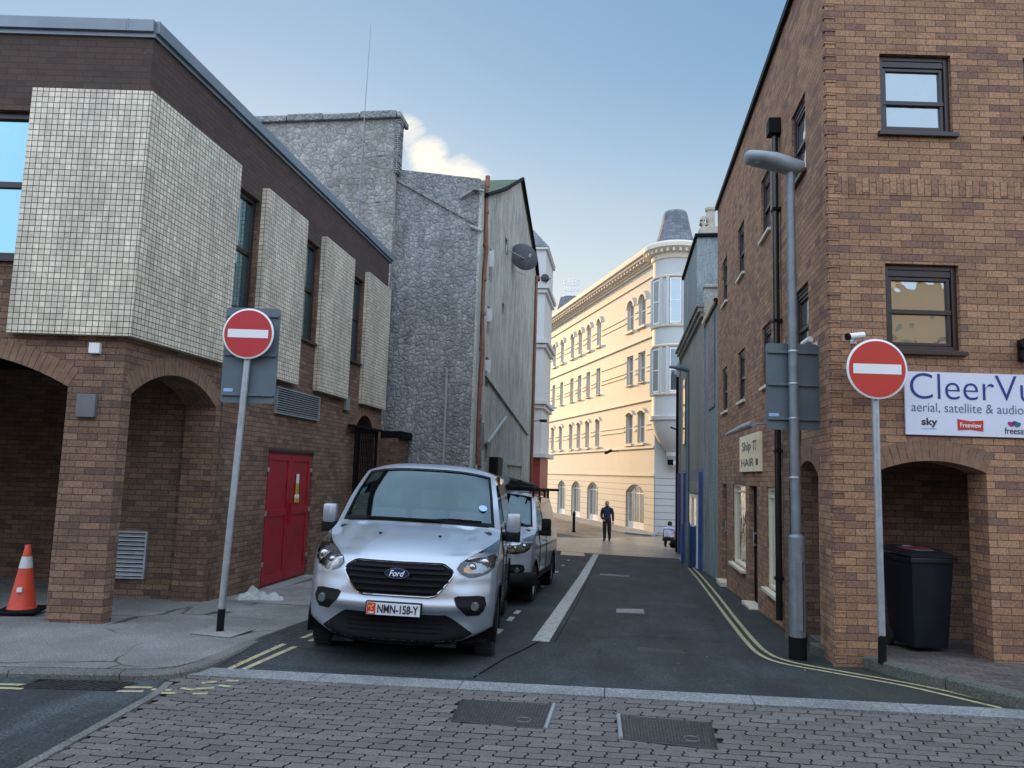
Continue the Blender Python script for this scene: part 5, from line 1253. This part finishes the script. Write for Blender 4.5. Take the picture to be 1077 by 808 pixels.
# ================================================================== STREET FURNITURE
def no_entry(nm, loc, h, hd, rd, lab, lean, redm, back=None, clips=True, twist=0):
    t = empty(nm, loc, lab, 'sign', R(8.2)+twist, 'no entry signs either side of the lane')
    top = Vector((lean, 0, h)); q = MB(); q.tube([(0, 0, .22), tuple(top)], .036, 20); q.build('pole', M['galv'], t, smooth=True)
    q = MB(); q.tube([(0, 0, -.03), (0.003, 0, .235)], .0385, 20); q.build('pole_sleeve', M['black'], t, smooth=True)
    cx = lean*hd/h; c = (cx, -.052, hd)
    q = MB(); q.lathe([(0, -.012), (rd, -.012), (rd+.004, -.009), (rd+.004, 0), (0, 0)], c, 48, 'y'); f = q.build('sign_face', M['signwhite'], t, smooth=True)
    q = MB(); q.lathe([(0, -.0145), (rd*.945, -.0145), (rd*.945, -.0125), (0, -.0125)], c, 48, 'y'); q.build('red_disc', redm, f)
    w, hh = rd*.80, rd*.165; q = MB(); q.box(cx-w, cx+w, -.052-.0168, -.052-.0148, hd-hh, hd+hh); q.build('white_bar', M['signwhite'], f)
    for dz in (-rd*.5, rd*.5): q = MB(); q.box(cx-.05, cx+.05, -.05, .045, hd+dz-.018, hd+dz+.018); q.build('clip', M['galv'], t)
    if back:
        x0, x1, z0, z1 = back; P = rounded(x0, x1, z0, z1, .04)
        q = MB(); q.plate([P], .05, .056); b = q.build('back_plate', M['signgrey'], t)
        for z in (z0+.09, (z0+z1)/2, z1-.09): q = MB(); q.box(x0+.015, x1-.015, .022, .049, z-.014, z+.014); q.build('channel', M['signgrey'], b, bevel=.003)
        q = MB(); q.box(x0+.03, x0+.13, .046, .0495, z0+.12, z0+.155); q.build('sticker', M['inkb'], b)
    return t
def rounded(x0, x1, z0, z1, r, n=5):
    P = []
    for cx, cz, a in ((x1-r, z0+r, -90), (x1-r, z1-r, 0), (x0+r, z1-r, 90), (x0+r, z0+r, 180)):
        for k in range(n+1): t = R(a+90*k/n); P.append((cx+r*math.cos(t), cz+r*math.sin(t)))
    return P
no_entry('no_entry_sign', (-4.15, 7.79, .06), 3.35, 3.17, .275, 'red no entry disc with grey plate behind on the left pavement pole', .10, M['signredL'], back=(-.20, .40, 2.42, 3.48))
no_entry('no_entry_sign', (2.56, 8.20, .10), 3.0, 2.87, .305, 'red no entry disc on the slim pole in front of the right archway', -.01, M['signred'])
q = MB(); q.plate([[(-.26, -.2), (.22, -.26), (.27, .18), (-.2, .24)]], 0, .008)
for i, v in enumerate(q.v): q.v[i] = (v[0], v[2], .068-v[1])
o = q.build('base_patch', M['slab']); o.location = (-4.12, 7.80, 0); o['kind'] = 'structure'
LP = empty('street_lamp', (1.87, 8.68, gz(1.87, 8.7)), 'galvanised street lamp with flat grey lantern and sign back plate at the right kerb', 'lamp', R(8.2))
q = MB(); q.tube([(0, 0, -.02), (0, 0, 1.20), (0, 0, 1.27), (-.002, 0, 1.30)], [.082, .082, .08, .056], 24); q.build('base_section', M['lamppole'], LP, smooth=True, angle=30)
q = MB(); q.tube([(0, 0, -.02), (0, 0, .235)], .092, 24); q.build('base_band', M['blackmat'], LP, smooth=True)
q = MB(); q.box(-.028, .028, -.088, -.07, .30, 1.02); q.build('access_door', M['lamppole'], LP, bevel=.004)
q = MB(); q.box(.030, .034, -.0895, -.075, .30, 1.02); q.build('door_gap', M['blackmat'], LP)
q = MB(); q.tube([(0, 0, 1.29), (-.01, 0, 2.5), (-.02, 0, 5.36)], [.052, .052, .046], 20); q.build('pole', M['lamppole'], LP, smooth=True)
q = MB()
sec = [(-.53, .06, .05, .07, 5.47), (-.50, .12, .09, .09, 5.465), (-.36, .15, .10, .10, 5.45), (-.2, .155, .13, .105, 5.43), (-.05, .12, .15, .10, 5.40), (.06, .08, .13, .085, 5.385), (.13, .055, .08, .06, 5.385)]
vs = []
for x, w, dn, upz, z in sec:
    for k in range(14):
        a = k/14*2*math.pi; s_ = math.sin(a); vs.append((x, w*math.cos(a), z+.03+(upz if s_ > 0 else dn)*.75*math.copysign(abs(s_)**.7, s_)))
fs = [(i*14+k, i*14+(k+1) % 14, (i+1)*14+(k+1) % 14, (i+1)*14+k) for i in range(len(sec)-1) for k in range(14)]+[tuple(range(14)), tuple(range(84, 98))]
q.add(vs, fs); ln = q.build('lantern', M['greypaint'], LP, smooth=True, angle=50)
q = MB(); q.box(-.43, -.14, -.07, .07, 5.41, 5.445); q.build('lamp_glass', M['greypaint'], ln, bevel=.004)
P = rounded(-.29, .30, 2.42, 3.38, .04); q = MB(); q.plate([P], .075, .081); b = q.build('sign_back_plate', M['signgrey'], LP)
for z in (2.54, 2.92, 3.28): q = MB(); q.box(-.27, .28, .048, .074, z-.015, z+.015); q.build('channel', M['signgrey'], b, bevel=.003)
q = MB(); q.box(-.26, -.15, .070, .0745, 2.565, 2.60); q.build('sticker', M['inkb'], b)
for z in (2.54, 2.92, 3.28, 1.9): q = MB(); q.lathe([(.054, -.012), (.057, 0), (.054, .012)], (-.012, 0, z), 20); q.build('clip', M['galv'], LP)
# far lamp
FL = empty('street_lamp', (1.84, 21.9, gz(1.84, 21.9)), 'slim dark street lamp beside the blue shopfront further down the lane', 'lamp')
q = MB(); q.tube([(0, 0, 0), (0, 0, 1.2), (0, 0, 1.25), (-.01, 0, 5.50)], [.075, .075, .05, .045], 14); q.build('pole', M['signgrey'], FL, smooth=True)
q = MB(); q.tube([(.03, 0, 5.47), (-.12, 0, 5.52), (-.52, -.05, 5.56)], [.07, .085, .035], 12); q.build('lantern', M['signgrey'], FL, smooth=True)
# traffic cone
TC = empty('traffic_cone', (-6.78, 8.15, .057), 'orange traffic cone with pale band half hidden by the brick pillar', 'cone', R(20))
q = MB(); q.box(-.21, .21, -.21, .21, 0, .045); q.build('base', M['black'], TC, bevel=.02)
def rc(z): return .145-(z-.045)*(.145-.028)/.705
q = MB(); q.lathe([(rc(.045)+.01, .045), (rc(.07), .07), (rc(.50), .50)], (0, 0, 0), 32); q.lathe([(rc(.62), .62), (.028, .75), (.022, .757), (.016, .70)], (0, 0, 0), 32); q.build('cone_body', M['cone'], TC, smooth=True)
q = MB(); q.lathe([(rc(.495)+.003, .495), (rc(.625)+.003, .625)], (0, 0, 0), 32); q.build('reflective_band', M['conew'], TC, smooth=True)
q = MB(); q.box(-.02, .03, -.142, -.115, .24, .29); q.build('sticker', M['signwhite'], TC)
# wheelie bin
WBn = empty('wheelie_bin', (3.27, 9.24, .02), 'black wheelie bin with red and white stickers on its lid under the archway', 'bin', R(14))
q = MB(); w0, w1, d0, d1 = .20, .245, .22, .285
q.add([(-w0, -d0, .06), (w0, -d0, .06), (w0, d0, .06), (-w0, d0, .06), (-w1, -d1, 1.0), (w1, -d1, 1.0), (w1, d1, 1.0), (-w1, d1, 1.0)], [(0, 1, 2, 3), (0, 4, 5, 1), (1, 5, 6, 2), (2, 6, 7, 3), (3, 7, 4, 0)])
q.build('body', M['bin'], WBn, bevel=.03, smooth=True)
q = MB(); q.box(-w1-.025, w1+.025, -d1-.03, d1+.02, .965, 1.02); q.build('rim', M['bin'], WBn, bevel=.012)
q = MB(); q.add([(-w1-.03, -d1-.05, 1.025), (w1+.03, -d1-.05, 1.025), (w1+.03, d1, 1.06), (-w1-.03, d1, 1.06), (-w1+.02, -d1+.04, 1.07), (w1-.02, -d1+.04, 1.07), (w1-.02, d1-.05, 1.12), (-w1+.02, d1-.05, 1.12)], [(3, 2, 1, 0), (4, 5, 6, 7), (0, 1, 5, 4), (1, 2, 6, 5), (2, 3, 7, 6), (3, 0, 4, 7)]); lid = q.build('lid', M['binlid'], WBn, bevel=.012)
for i, (x, y, w, d, m_) in enumerate(((-.09, .0, .08, .11, 'binlabel'), (.09, .03, .07, .10, 'binlabel'), (.0, -.13, .11, .03, 'slab'), (-.02, .14, .05, .03, 'signwhite'))):
    q = MB(); q.box(-w, w, -d, d, 0, .002); o = q.build('lid_sticker', M[m_], lid); o.location = (x, y, 1.096+.088*y+i*.0002); o.rotation_euler = (R(5.1), 0, 0)
q = MB(); q.tube([(-.2, d1+.05, .98), (.2, d1+.05, .98)], .015, 8); q.build('handle', M['bin'], WBn)
for s in (-1, 1): q = MB(); q.lathe([(0, -.025), (.10, -.025), (.10, .025), (0, .025)], (s*.215, .24, .10), 20, 'x'); q.build('wheel', M['rubber'], WBn, smooth=True)
q = MB(); q.tube([(-.21, .24, .1), (.21, .24, .1)], .012, 8); q.build('axle', M['galv'], WBn)
# rag bundle
RG = MB(); N_ = 34; Mv = []
for i in range(N_+1):
    for j in range(17):
        u, v = i/N_, j/16; e = max(0, math.sin(math.pi*u)*math.sin(math.pi*v))**.45
        h = e*(.055+.055*math.sin(u*9+1.3)*math.sin(v*6+u*3)+.03*math.sin(u*23+v*11)+.02*math.sin(v*29-u*9)+.05*math.exp(-((u-.28)/.16)**2)); Mv.append(((u-.5)*.62+.02*math.sin(v*9), (v-.5)*.30+.05*math.sin(u*5), max(.002, h)))
RG.add(Mv, [(i*17+j, (i+1)*17+j, (i+1)*17+j+1, i*17+j+1) for i in range(N_) for j in range(16)])
o = RG.build('rag_bundle', M['cloth'], smooth=True, recalc=False); o.location = (-5.02, 10.5, gzf(0, 10.5)+.062); o.rotation_euler = (0, 0, R(25)); tag(o, 'crumpled dirty white cloth lying on the pavement below the red door', 'cloth')
q = MB(); q.box(-.3, .3, -.02, .02, 0, .03); o = q.build('wood_strip', M['blackmat'], bevel=.004); o.location = (-4.45, 12.1, gzf(0, 12.1)+.063); o.rotation_euler = (0, 0, R(55)); tag(o, 'dark narrow strip lying on the concrete by the red door', 'strip')
# bollard
BO = MB(); BO.lathe([(.10, 0), (.10, .08), (.075, .1), (.072, .85), (.085, .88), (.085, .94), (.07, .98), (.075, 1.03), (.04, 1.09), (0, 1.1)], (0, 0, 0), 20); o = BO.build('bollard', M['black'], smooth=True); o.location = (-2.42, 41.0, -1.15); tag(o, 'black cast bollard standing in front of the cream building', 'bollard')
# inspection covers and gully
for (P, lb) in ((covers[0], 'rectangular patterned steel cover with pale right edge, left of the two in the block paving'), (covers[1], 'rectangular patterned steel cover with pale left edge, right of the two in the block paving')):
    cx = sum(p[0] for p in P)/4; cy = sum(p[1] for p in P)/4
    t = empty('inspection_cover', (cx, cy, 0), lb, 'manhole cover', 0, 'steel covers in the block paving')
    Q = [(x-cx, y-cy) for x, y in P]
    def poly(scale, z0, z1, mt, nm, par):
        q = MB(); PP = [(x*scale, y*scale) for x, y in Q]; q.plate([PP], 0, 1)
        for i, v in enumerate(q.v): q.v[i] = (v[0], v[2], z1 if v[1] < .5 else z0)
        return q.build(nm, mt, par)
    poly(1.04, -.02, -.006, M['iron'], 'mortar_bed', t); c_ = poly(.965, -.006, .0055, M['iron'], 'plate', t)
    q = MB(); e = 2 if cx < -.3 else 0
    A_, B_ = [Vector(p+(0,)) for p in ((Q[2], Q[3]) if cx < -.3 else (Q[0], Q[1]))]
    q.tube([A_*.98+Vector((0, 0, .004)), B_*.98+Vector((0, 0, .004))], .016, 6); q.build('bright_edge', M['galv'], t)
    q = MB(); A_, B_ = [Vector(p+(0,)) for p in ((Q[0], Q[1]) if cx < -.3 else (Q[2], Q[3]))]; q.tube([A_*.98+Vector((0, 0, .001)), B_*.98+Vector((0, 0, .001))], .010, 6)
    for a_, b_ in ((0, 3), (1, 2)): q.tube([Vector(Q[a_]+(.001,))*.98, Vector(Q[b_]+(.001,))*.98], .007, 6)
    q.build('frame', M['iron'], t)
    q = MB()
    for i in range(26):
        for j in range(19):
            u = (i+.5)/26; v = (j+.5)/19
            p = (Vector(Q[0]).lerp(Vector(Q[3]), u)).lerp(Vector(Q[1]).lerp(Vector(Q[2]), u), v)*.90
            if (p-Vector((.17, -.13))).length < .075 or (p-Vector((-.2, .16))).length < .04: continue
            a = R(45 if (i+j) % 2 else -45); q.box(-.010, .010, -.003, .003, .0055, .0085, Matrix.Translation((p.x, p.y, 0)) @ Matrix.Rotation(a, 4, 'Z'))
    q.lathe([(.048, .005), (.05, .010), (.058, .010), (.06, .005)], (.17, -.13, 0), 20); q.build('tread_pattern', M['galv'] if False else plain('worn_steel', (.16, .16, .155), .4, .7, .4, 30) if 'worn' not in M else M['worn'], t)
GU = empty('drain_grate', (-4.30, 5.85, 0), 'black slatted drain grate in the gutter between worn yellow lines', 'drain', R(8.2))
q = MB(); frame(q, -.39, .39, -.13, .13, .02, 0, 1)
for i, v in enumerate(q.v): q.v[i] = (v[0], v[2], .012-v[1]*.03)
q.build('frame', M['iron'], GU)
q = MB()
for i in range(12): q.box(-.014, .014, -.13, .13, -.03, .011, Matrix.Translation((-.35+i*.0635, 0, 0)) @ Matrix.Rotation(R(-38), 4, 'Z') )
q.build('slat', M['iron'], GU)
q = MB(); q.box(-.37, .37, -.11, .11, .0045, .0055); q.build('void', M['blackmat'], GU)
q = MB(); q.box(-.24, .24, -.09, .09, .0, .006); o = q.build('drain_cover', M['slab'], bevel=.002); o.location = (.45, 8.66, gz(.45, 8.66)+.003); tag(o, 'small flat rectangular cover set in the asphalt ahead of the paving', 'manhole cover'); o.data.materials[0] = M['iron']

q = MB()
for i in range(150):
    t = rnd.random()
    if i < 60: x, y, z = -3.40+rnd.gauss(0, .05), 6.6+t*6, .012
    elif i < 105: x, y, z = 1.98+abs(rnd.gauss(0, .06)), 9.4+t*8, .012
    else: x, y, z = rnd.uniform(-3, 3), rnd.uniform(4.2, 9), .010
    z += gz(x, y) if y > 6.6 else .0; s_ = rnd.uniform(.008, .02); a = rnd.uniform(0, 6.3)
    P = [Vector((x+s_*k*math.cos(a+b), y+s_*k*math.sin(a+b), z+rnd.uniform(0, .006))) for k, b in ((1.4, 0), (.6, 1.4), (1.1, 3.1), (.6, 4.8))]; q.add(P, [(0, 1, 2, 3)])
tag(q.build('leaf_litter', plain('dry_leaf', (.20, .14, .08), .8, 0, .6, 9), recalc=False), 'scattered small dry leaves and crumbs along the kerb lines', 'litter', kind='stuff')
# ================================================================== PEOPLE
def skin_body(name, joints, bones, mats, pick, parent=None, sub=2):
    me = bpy.data.meshes.new(name); me.from_pydata([j[0] for j in joints], bones, [])
    o = bpy.data.objects.new(name, me); COL.objects.link(o)
    sk = o.modifiers.new('skin', 'SKIN'); sk.use_smooth_shade = True; sk.branch_smoothing = .6
    for i, j in enumerate(joints):
        r = j[1]; me.skin_vertices[0].data[i].radius = tuple(k*1.22 for k in (r if isinstance(r, tuple) else (r, r)))
    me.skin_vertices[0].data[0].use_root = True
    ss = o.modifiers.new('sub', 'SUBSURF'); ss.levels = sub; ss.render_levels = sub
    bpy.context.view_layer.update()
    m2 = bpy.data.meshes.new_from_object(o.evaluated_get(bpy.context.evaluated_depsgraph_get()))
    bpy.data.objects.remove(o); bpy.data.meshes.remove(me)
    m2.materials.clear()
    for m in mats: m2.materials.append(m)
    for p in m2.polygons: p.material_index = pick(p.center); p.use_smooth = True
    o = bpy.data.objects.new(name, m2); COL.objects.link(o); o.parent = parent; return o
def hand(mb, w, d, side, L=.17):
    """palm + four curled fingers + thumb, from wrist w along direction d"""
    d = Vector(d).normalized(); w = Vector(w); up = Vector((0, 0, 1)) if abs(d.z) < .8 else Vector((0, 1, 0)); a = d.cross(up).normalized(); n = a.cross(d)
    mb.tube([w, w+d*.04, w+d*.085], [.024, .036, .033], 8)
    for k, (o_, l) in enumerate(((-.027, .060), (-.009, .072), (.009, .068), (.026, .054))):
        b = w+d*.08+a*o_; mb.tube([b, b+d*l*.5, b+d*l*.8+n*side*l*.35, b+d*l*.85+n*side*l*.6], [.0095, .009, .008, .006], 6)
    b = w+d*.03-a*.030; mb.tube([b, b-a*.022+d*.03, b-a*.02+d*.058], [.012, .010, .007], 6)
PM = [M['navy'], M['trouser'], M['skin'], M['shoe']]
ST = empty('person', (-.58, 34.7, gz(-.58, 34.7)), 'man in dark navy jacket and black trousers walking with head bowed on the plaza', 'person', R(-8))
J = [((0, 0, .93), (.165, .115)), ((0, .0, 1.10), (.165, .12)), ((0, -.0, 1.30), (.20, .13)), ((0, .02, 1.43), (.14, .10)), ((0, -.01, 1.50), .058), ((0, -.055, 1.58), .075), ((0, -.07, 1.66), .088), ((0, -.055, 1.71), .06),
     ((-.20, .02, 1.40), .075), ((-.26, .04, 1.16), .058), ((-.22, -.10, .98), .048), ((-.15, -.14, .93), .035),
     ((.20, .02, 1.40), .075), ((.25, .03, 1.14), .058), ((.27, -.03, .93), .045), ((.27, -.04, .86), .032),
     ((-.10, 0, .86), .105), ((-.10, -.03, .48), .075), ((-.105, .03, .10), .055), ((-.11, -.01, .045), .045), ((-.12, -.16, .035), .035),
     ((.10, 0, .86), .105), ((.10, .02, .48), .075), ((.10, .14, .12), .055), ((.10, .10, .06), .045), ((.105, -.04, .035), .035)]
Bn = [(0, 1), (1, 2), (2, 3), (3, 4), (4, 5), (5, 6), (6, 7), (3, 8), (8, 9), (9, 10), (10, 11), (3, 12), (12, 13), (13, 14), (14, 15), (0, 16), (16, 17), (17, 18), (18, 19), (19, 20), (0, 21), (21, 22), (22, 23), (23, 24), (24, 25)]
def pk(c):
    if c.z > 1.525: return 2
    if c.z < .085: return 3
    if c.z < .86 and abs(c.x) < .21: return 1
    return 0
skin_body('body', J, Bn, PM, pk, ST)
q = MB(); hand(q, (.27, -.04, .86), (0, -.05, -1), 1); hand(q, (-.15, -.14, .93), (.6, -.2, -.5), 1); q.build('hands', M['skin'], ST, smooth=True)
q = MB(); q.lathe([(.094, -.01), (.092, .03), (.07, .07), (.03, .092), (0, .096)], (0, -.048, 1.665), 18); q.build('hair', M['hairg'], ST, smooth=True)
q = MB(); q.tube([(0, -.150, 1.675), (0, -.176, 1.645), (0, -.158, 1.63)], [.010, .014, .010], 8)
for s in (-1, 1): q.tube([(s*.086, -.05, 1.68), (s*.095, -.04, 1.665), (s*.087, -.05, 1.635)], [.010, .013, .008], 6)
q.build('face_details', M['skin'], ST, smooth=True)
q = MB()
for s in (-1, 1): q.tube([(s*.032-.008, -.150, 1.685), (s*.032+.008, -.150, 1.685)], .006, 6)
q.box(-.022, .022, -.158, -.150, 1.603, 1.609); q.build('eyes_and_mouth', M['hair'], ST)
q = MB(); q.tube([(0, .04, 1.49), (0, -.01, 1.52)], [.09, .07], 14); q.build('collar', M['navy'], ST, smooth=True)
CP = empty('person', (1.88, 31.9, gz(1.9, 31.9)), 'crouching person in pale blue shirt seen from behind beside the blue shopfront', 'person', R(-20))
J = [((0, 0, .34), (.16, .14)), ((0, .07, .50), (.15, .12)), ((0, .15, .66), (.18, .12)), ((0, .22, .76), (.13, .10)), ((0, .27, .80), .055), ((.01, .31, .86), .075), ((.01, .33, .93), .088), ((.01, .32, .985), .06),
     ((-.19, .22, .72), .068), ((-.24, .36, .52), .05), ((-.14, .52, .42), .04), ((.19, .22, .72), .068), ((.25, .36, .53), .05), ((.16, .54, .42), .04),
     ((-.11, .02, .33), .105), ((-.16, .40, .46), .075), ((-.13, .16, .10), .05), ((-.13, .20, .04), .04), ((-.14, .34, .03), .034),
     ((.11, .02, .33), .105), ((.17, .40, .46), .075), ((.13, .16, .10), .05), ((.13, .20, .04), .04), ((.14, .34, .03), .034)]
Bn = [(0, 1), (1, 2), (2, 3), (3, 4), (4, 5), (5, 6), (6, 7), (3, 8), (8, 9), (9, 10), (3, 11), (11, 12), (12, 13), (0, 14), (14, 15), (15, 16), (16, 17), (17, 18), (0, 19), (19, 20), (20, 21), (21, 22), (22, 23)]
def pk2(c):
    if c.z > .84: return 2
    if c.z < .07: return 3
    if (c.y > .33 or abs(c.x) > .2) and c.z > .36 and not (c.z < .52 and c.y > .38 and abs(c.x) > .10 and c.y < .47) : return 2 if c.z < .55 else 0
    if c.z < .42: return 1
    return 0
skin_body('body', J, Bn, [M['shirt'], M['trouser'], M['skin'], M['shoe']], pk2, CP)
q = MB(); hand(q, (-.14, .52, .42), (.3, .7, -.3), -1); hand(q, (.16, .54, .42), (-.3, .7, -.3), -1); q.build('hands', M['skin'], CP, smooth=True)
q = MB(); q.lathe([(.088, -.075), (.099, -.03), (.098, .03), (.074, .075), (.03, .096), (0, .10)], (.01, .315, .93), 18); q.build('hair', M['hair'], CP, smooth=True)
BG = MB(); vs = []
for i in range(9):
    for k in range(14):
        a = k/14*2*math.pi; t = i/8; rr = (.19*math.sin(math.pi*min(1, t*.9+.12))**.6); vs.append((rr*1.1*math.cos(a)*(1+.08*math.sin(3*a)), rr*.8*math.sin(a), .01+t*.34))
BG.add(vs, [(i*14+k, i*14+(k+1) % 14, (i+1)*14+(k+1) % 14, (i+1)*14+k) for i in range(8) for k in range(14)]+[tuple(range(14)), tuple(range(112, 126))])
bg = empty('bag', (2.14, 31.55, gz(2.3, 31.6)), 'black rucksack on the ground beside the crouching person', 'bag')
BG.build('sack', M['blackmat'], bg, smooth=True); q = MB(); q.tube([(-.08, 0, .33), (-.05, 0, .42), (.05, 0, .42), (.08, 0, .33)], .012, 6); q.build('handle', M['black'], bg)

# ================================================================== CAMERA, SKY, SUN
Rm = Matrix(((.9897004, -.0139646, .1424711), (.1398069, -.1196601, -.9829219), (.0307742, .9927167, -.1164753)))
cam = bpy.data.cameras.new('camera'); co = bpy.data.objects.new('camera', cam); COL.objects.link(co)
co.matrix_world = Matrix.Translation((0, 0, 1.8)) @ Rm.to_4x4()
cam.sensor_width = 36; cam.lens = 805/1077*36; cam.clip_end = 3000; cam.clip_start = .05; scene.camera = co
EL = R(ELV); sv = Vector((-math.sin(R(AZ)), math.cos(R(AZ)), 0)); sv = Vector((sv.x*math.cos(EL), sv.y*math.cos(EL), math.sin(EL)))
w = bpy.data.worlds.new('World'); scene.world = w; w.use_nodes = True; nt = w.node_tree; nt.nodes.clear()
wo = nt.nodes.new('ShaderNodeOutputWorld'); bgd = nt.nodes.new('ShaderNodeBackground'); sk = nt.nodes.new('ShaderNodeTexSky')
sk.sky_type = 'NISHITA'; sk.sun_disc = False; sk.sun_elevation = EL; sk.sun_rotation = math.atan2(sv.x, sv.y)
sk.altitude = 0; sk.air_density = AIR; sk.dust_density = DUST; sk.ozone_density = OZ
bgd.inputs[1].default_value = SKYS
# thin sunlit cloud low in the sky beyond the left roofs
def N(t): return nt.nodes.new(t)
tc = N('ShaderNodeTexCoord'); mp = N('ShaderNodeMapping'); mp.inputs['Scale'].default_value = (5, 5, 11); nz = N('ShaderNodeTexNoise'); nz.inputs['Scale'].default_value = 2.3; nz.inputs['Detail'].default_value = 8; nz.inputs['Roughness'].default_value = .62; nz.inputs['Distortion'].default_value = .5
nt.links.new(tc.outputs['Generated'], mp.inputs[0]); nt.links.new(mp.outputs[0], nz.inputs['Vector'])
def dot(vec, lo, hi):
    d = N('ShaderNodeVectorMath'); d.operation = 'DOT_PRODUCT'; v = Vector(vec).normalized(); d.inputs[1].default_value = v; nt.links.new(tc.outputs['Generated'], d.inputs[0])
    m = N('ShaderNodeMapRange'); m.inputs[1].default_value = math.cos(R(hi)); m.inputs[2].default_value = math.cos(R(lo)); nt.links.new(d.outputs['Value'], m.inputs[0]); return m.outputs[0]
def mth(op, a, b):
    n = N('ShaderNodeMath'); n.operation = op; n.use_clamp = op != 'ADD'
    for i, x in enumerate((a, b)):
        if isinstance(x, (int, float)): n.inputs[i].default_value = x
        else: nt.links.new(x, n.inputs[i])
    return n.outputs[0]
mk = mth('MAXIMUM', dot((-.205, .905, .362), .3, 2.9), mth('MAXIMUM', dot((-.245, .89, .385), .3, 2.7), mth('MULTIPLY', dot((-.262, .872, .412), .2, 1.9), .8)))
rmp = N('ShaderNodeMapRange'); rmp.inputs[1].default_value = .80; rmp.inputs[2].default_value = 1.18; nt.links.new(mth('ADD', nz.outputs['Fac'], mth('MULTIPLY', mk, .55)), rmp.inputs[0])
cl = mth('MULTIPLY', rmp.outputs[0], mth('MULTIPLY', mk, 1.7))
mx = N('ShaderNodeMix'); mx.data_type = 'RGBA'; nt.links.new(cl, mx.inputs[0]); 
def vm(op, a, b):
    n = N('ShaderNodeVectorMath'); n.operation = op
    for i, x in enumerate((a, b)):
        if isinstance(x, tuple): n.inputs[i].default_value = x
        else: nt.links.new(x, n.inputs[i])
    return n.outputs[0]
KS = 1.25
soft = vm('DIVIDE', sk.outputs[0], vm('ADD', vm('MULTIPLY', sk.outputs[0], (1/2.1, 1/2.6, 1/3.0)), (1, 1, 1)))
sxyz = N('ShaderNodeSeparateXYZ'); nt.links.new(tc.outputs['Generated'], sxyz.inputs[0])
hz = N('ShaderNodeMapRange'); hz.interpolation_type = 'SMOOTHSTEP'; hz.inputs[1].default_value = .50; hz.inputs[2].default_value = -.02; hz.inputs[3].default_value = 0; hz.inputs[4].default_value = 1; nt.links.new(sxyz.outputs[2], hz.inputs[0])
hm = N('ShaderNodeMix'); hm.data_type = 'RGBA'; nt.links.new(mth('MULTIPLY', hz.outputs[0], .92), hm.inputs[0]); nt.links.new(soft, hm.inputs[6]); hm.inputs[7].default_value = (2.15, 2.08, 1.85, 1)
nt.links.new(hm.outputs[2], mx.inputs[6]); mx.inputs[7].default_value = CLOUD

# made-up bright cloud veil overhead and behind, unseen, added to lift the shade
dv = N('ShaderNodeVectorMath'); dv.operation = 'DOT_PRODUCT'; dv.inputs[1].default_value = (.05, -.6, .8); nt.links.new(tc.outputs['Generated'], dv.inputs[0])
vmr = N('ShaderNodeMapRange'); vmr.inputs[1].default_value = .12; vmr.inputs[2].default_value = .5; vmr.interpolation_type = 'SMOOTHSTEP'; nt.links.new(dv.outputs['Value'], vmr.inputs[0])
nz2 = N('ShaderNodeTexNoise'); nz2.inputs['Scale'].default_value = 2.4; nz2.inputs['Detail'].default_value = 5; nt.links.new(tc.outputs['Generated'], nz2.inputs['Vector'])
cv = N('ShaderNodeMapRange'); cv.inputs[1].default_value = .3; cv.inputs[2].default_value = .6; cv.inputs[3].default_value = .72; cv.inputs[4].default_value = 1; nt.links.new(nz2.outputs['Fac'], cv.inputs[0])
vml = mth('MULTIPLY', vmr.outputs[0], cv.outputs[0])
mx2 = N('ShaderNodeMix'); mx2.data_type = 'RGBA'; nt.links.new(vml, mx2.inputs[0]); nt.links.new(mx.outputs[2], mx2.inputs[6]); mx2.inputs[7].default_value = FILL_VEIL
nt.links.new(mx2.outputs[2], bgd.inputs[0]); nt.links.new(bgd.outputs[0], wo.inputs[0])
sl = bpy.data.lights.new('sun', 'SUN'); so = bpy.data.objects.new('sun', sl); COL.objects.link(so)
sl.energy = SUNS; sl.angle = R(.5); sl.color = (1, .62, .25); so.rotation_euler = sv.to_track_quat('Z', 'Y').to_euler()
vs_ = scene.view_settings; scene.display_settings.display_device = 'sRGB'; vs_.view_transform = 'Standard'; vs_.look = 'None'; vs_.gamma = 1; vs_.exposure = EXPO; vs_.use_curve_mapping = False
scene.render.resolution_x = 1024; scene.render.resolution_y = 768
scene.cycles.use_denoising = True; scene.cycles.max_bounces = 8
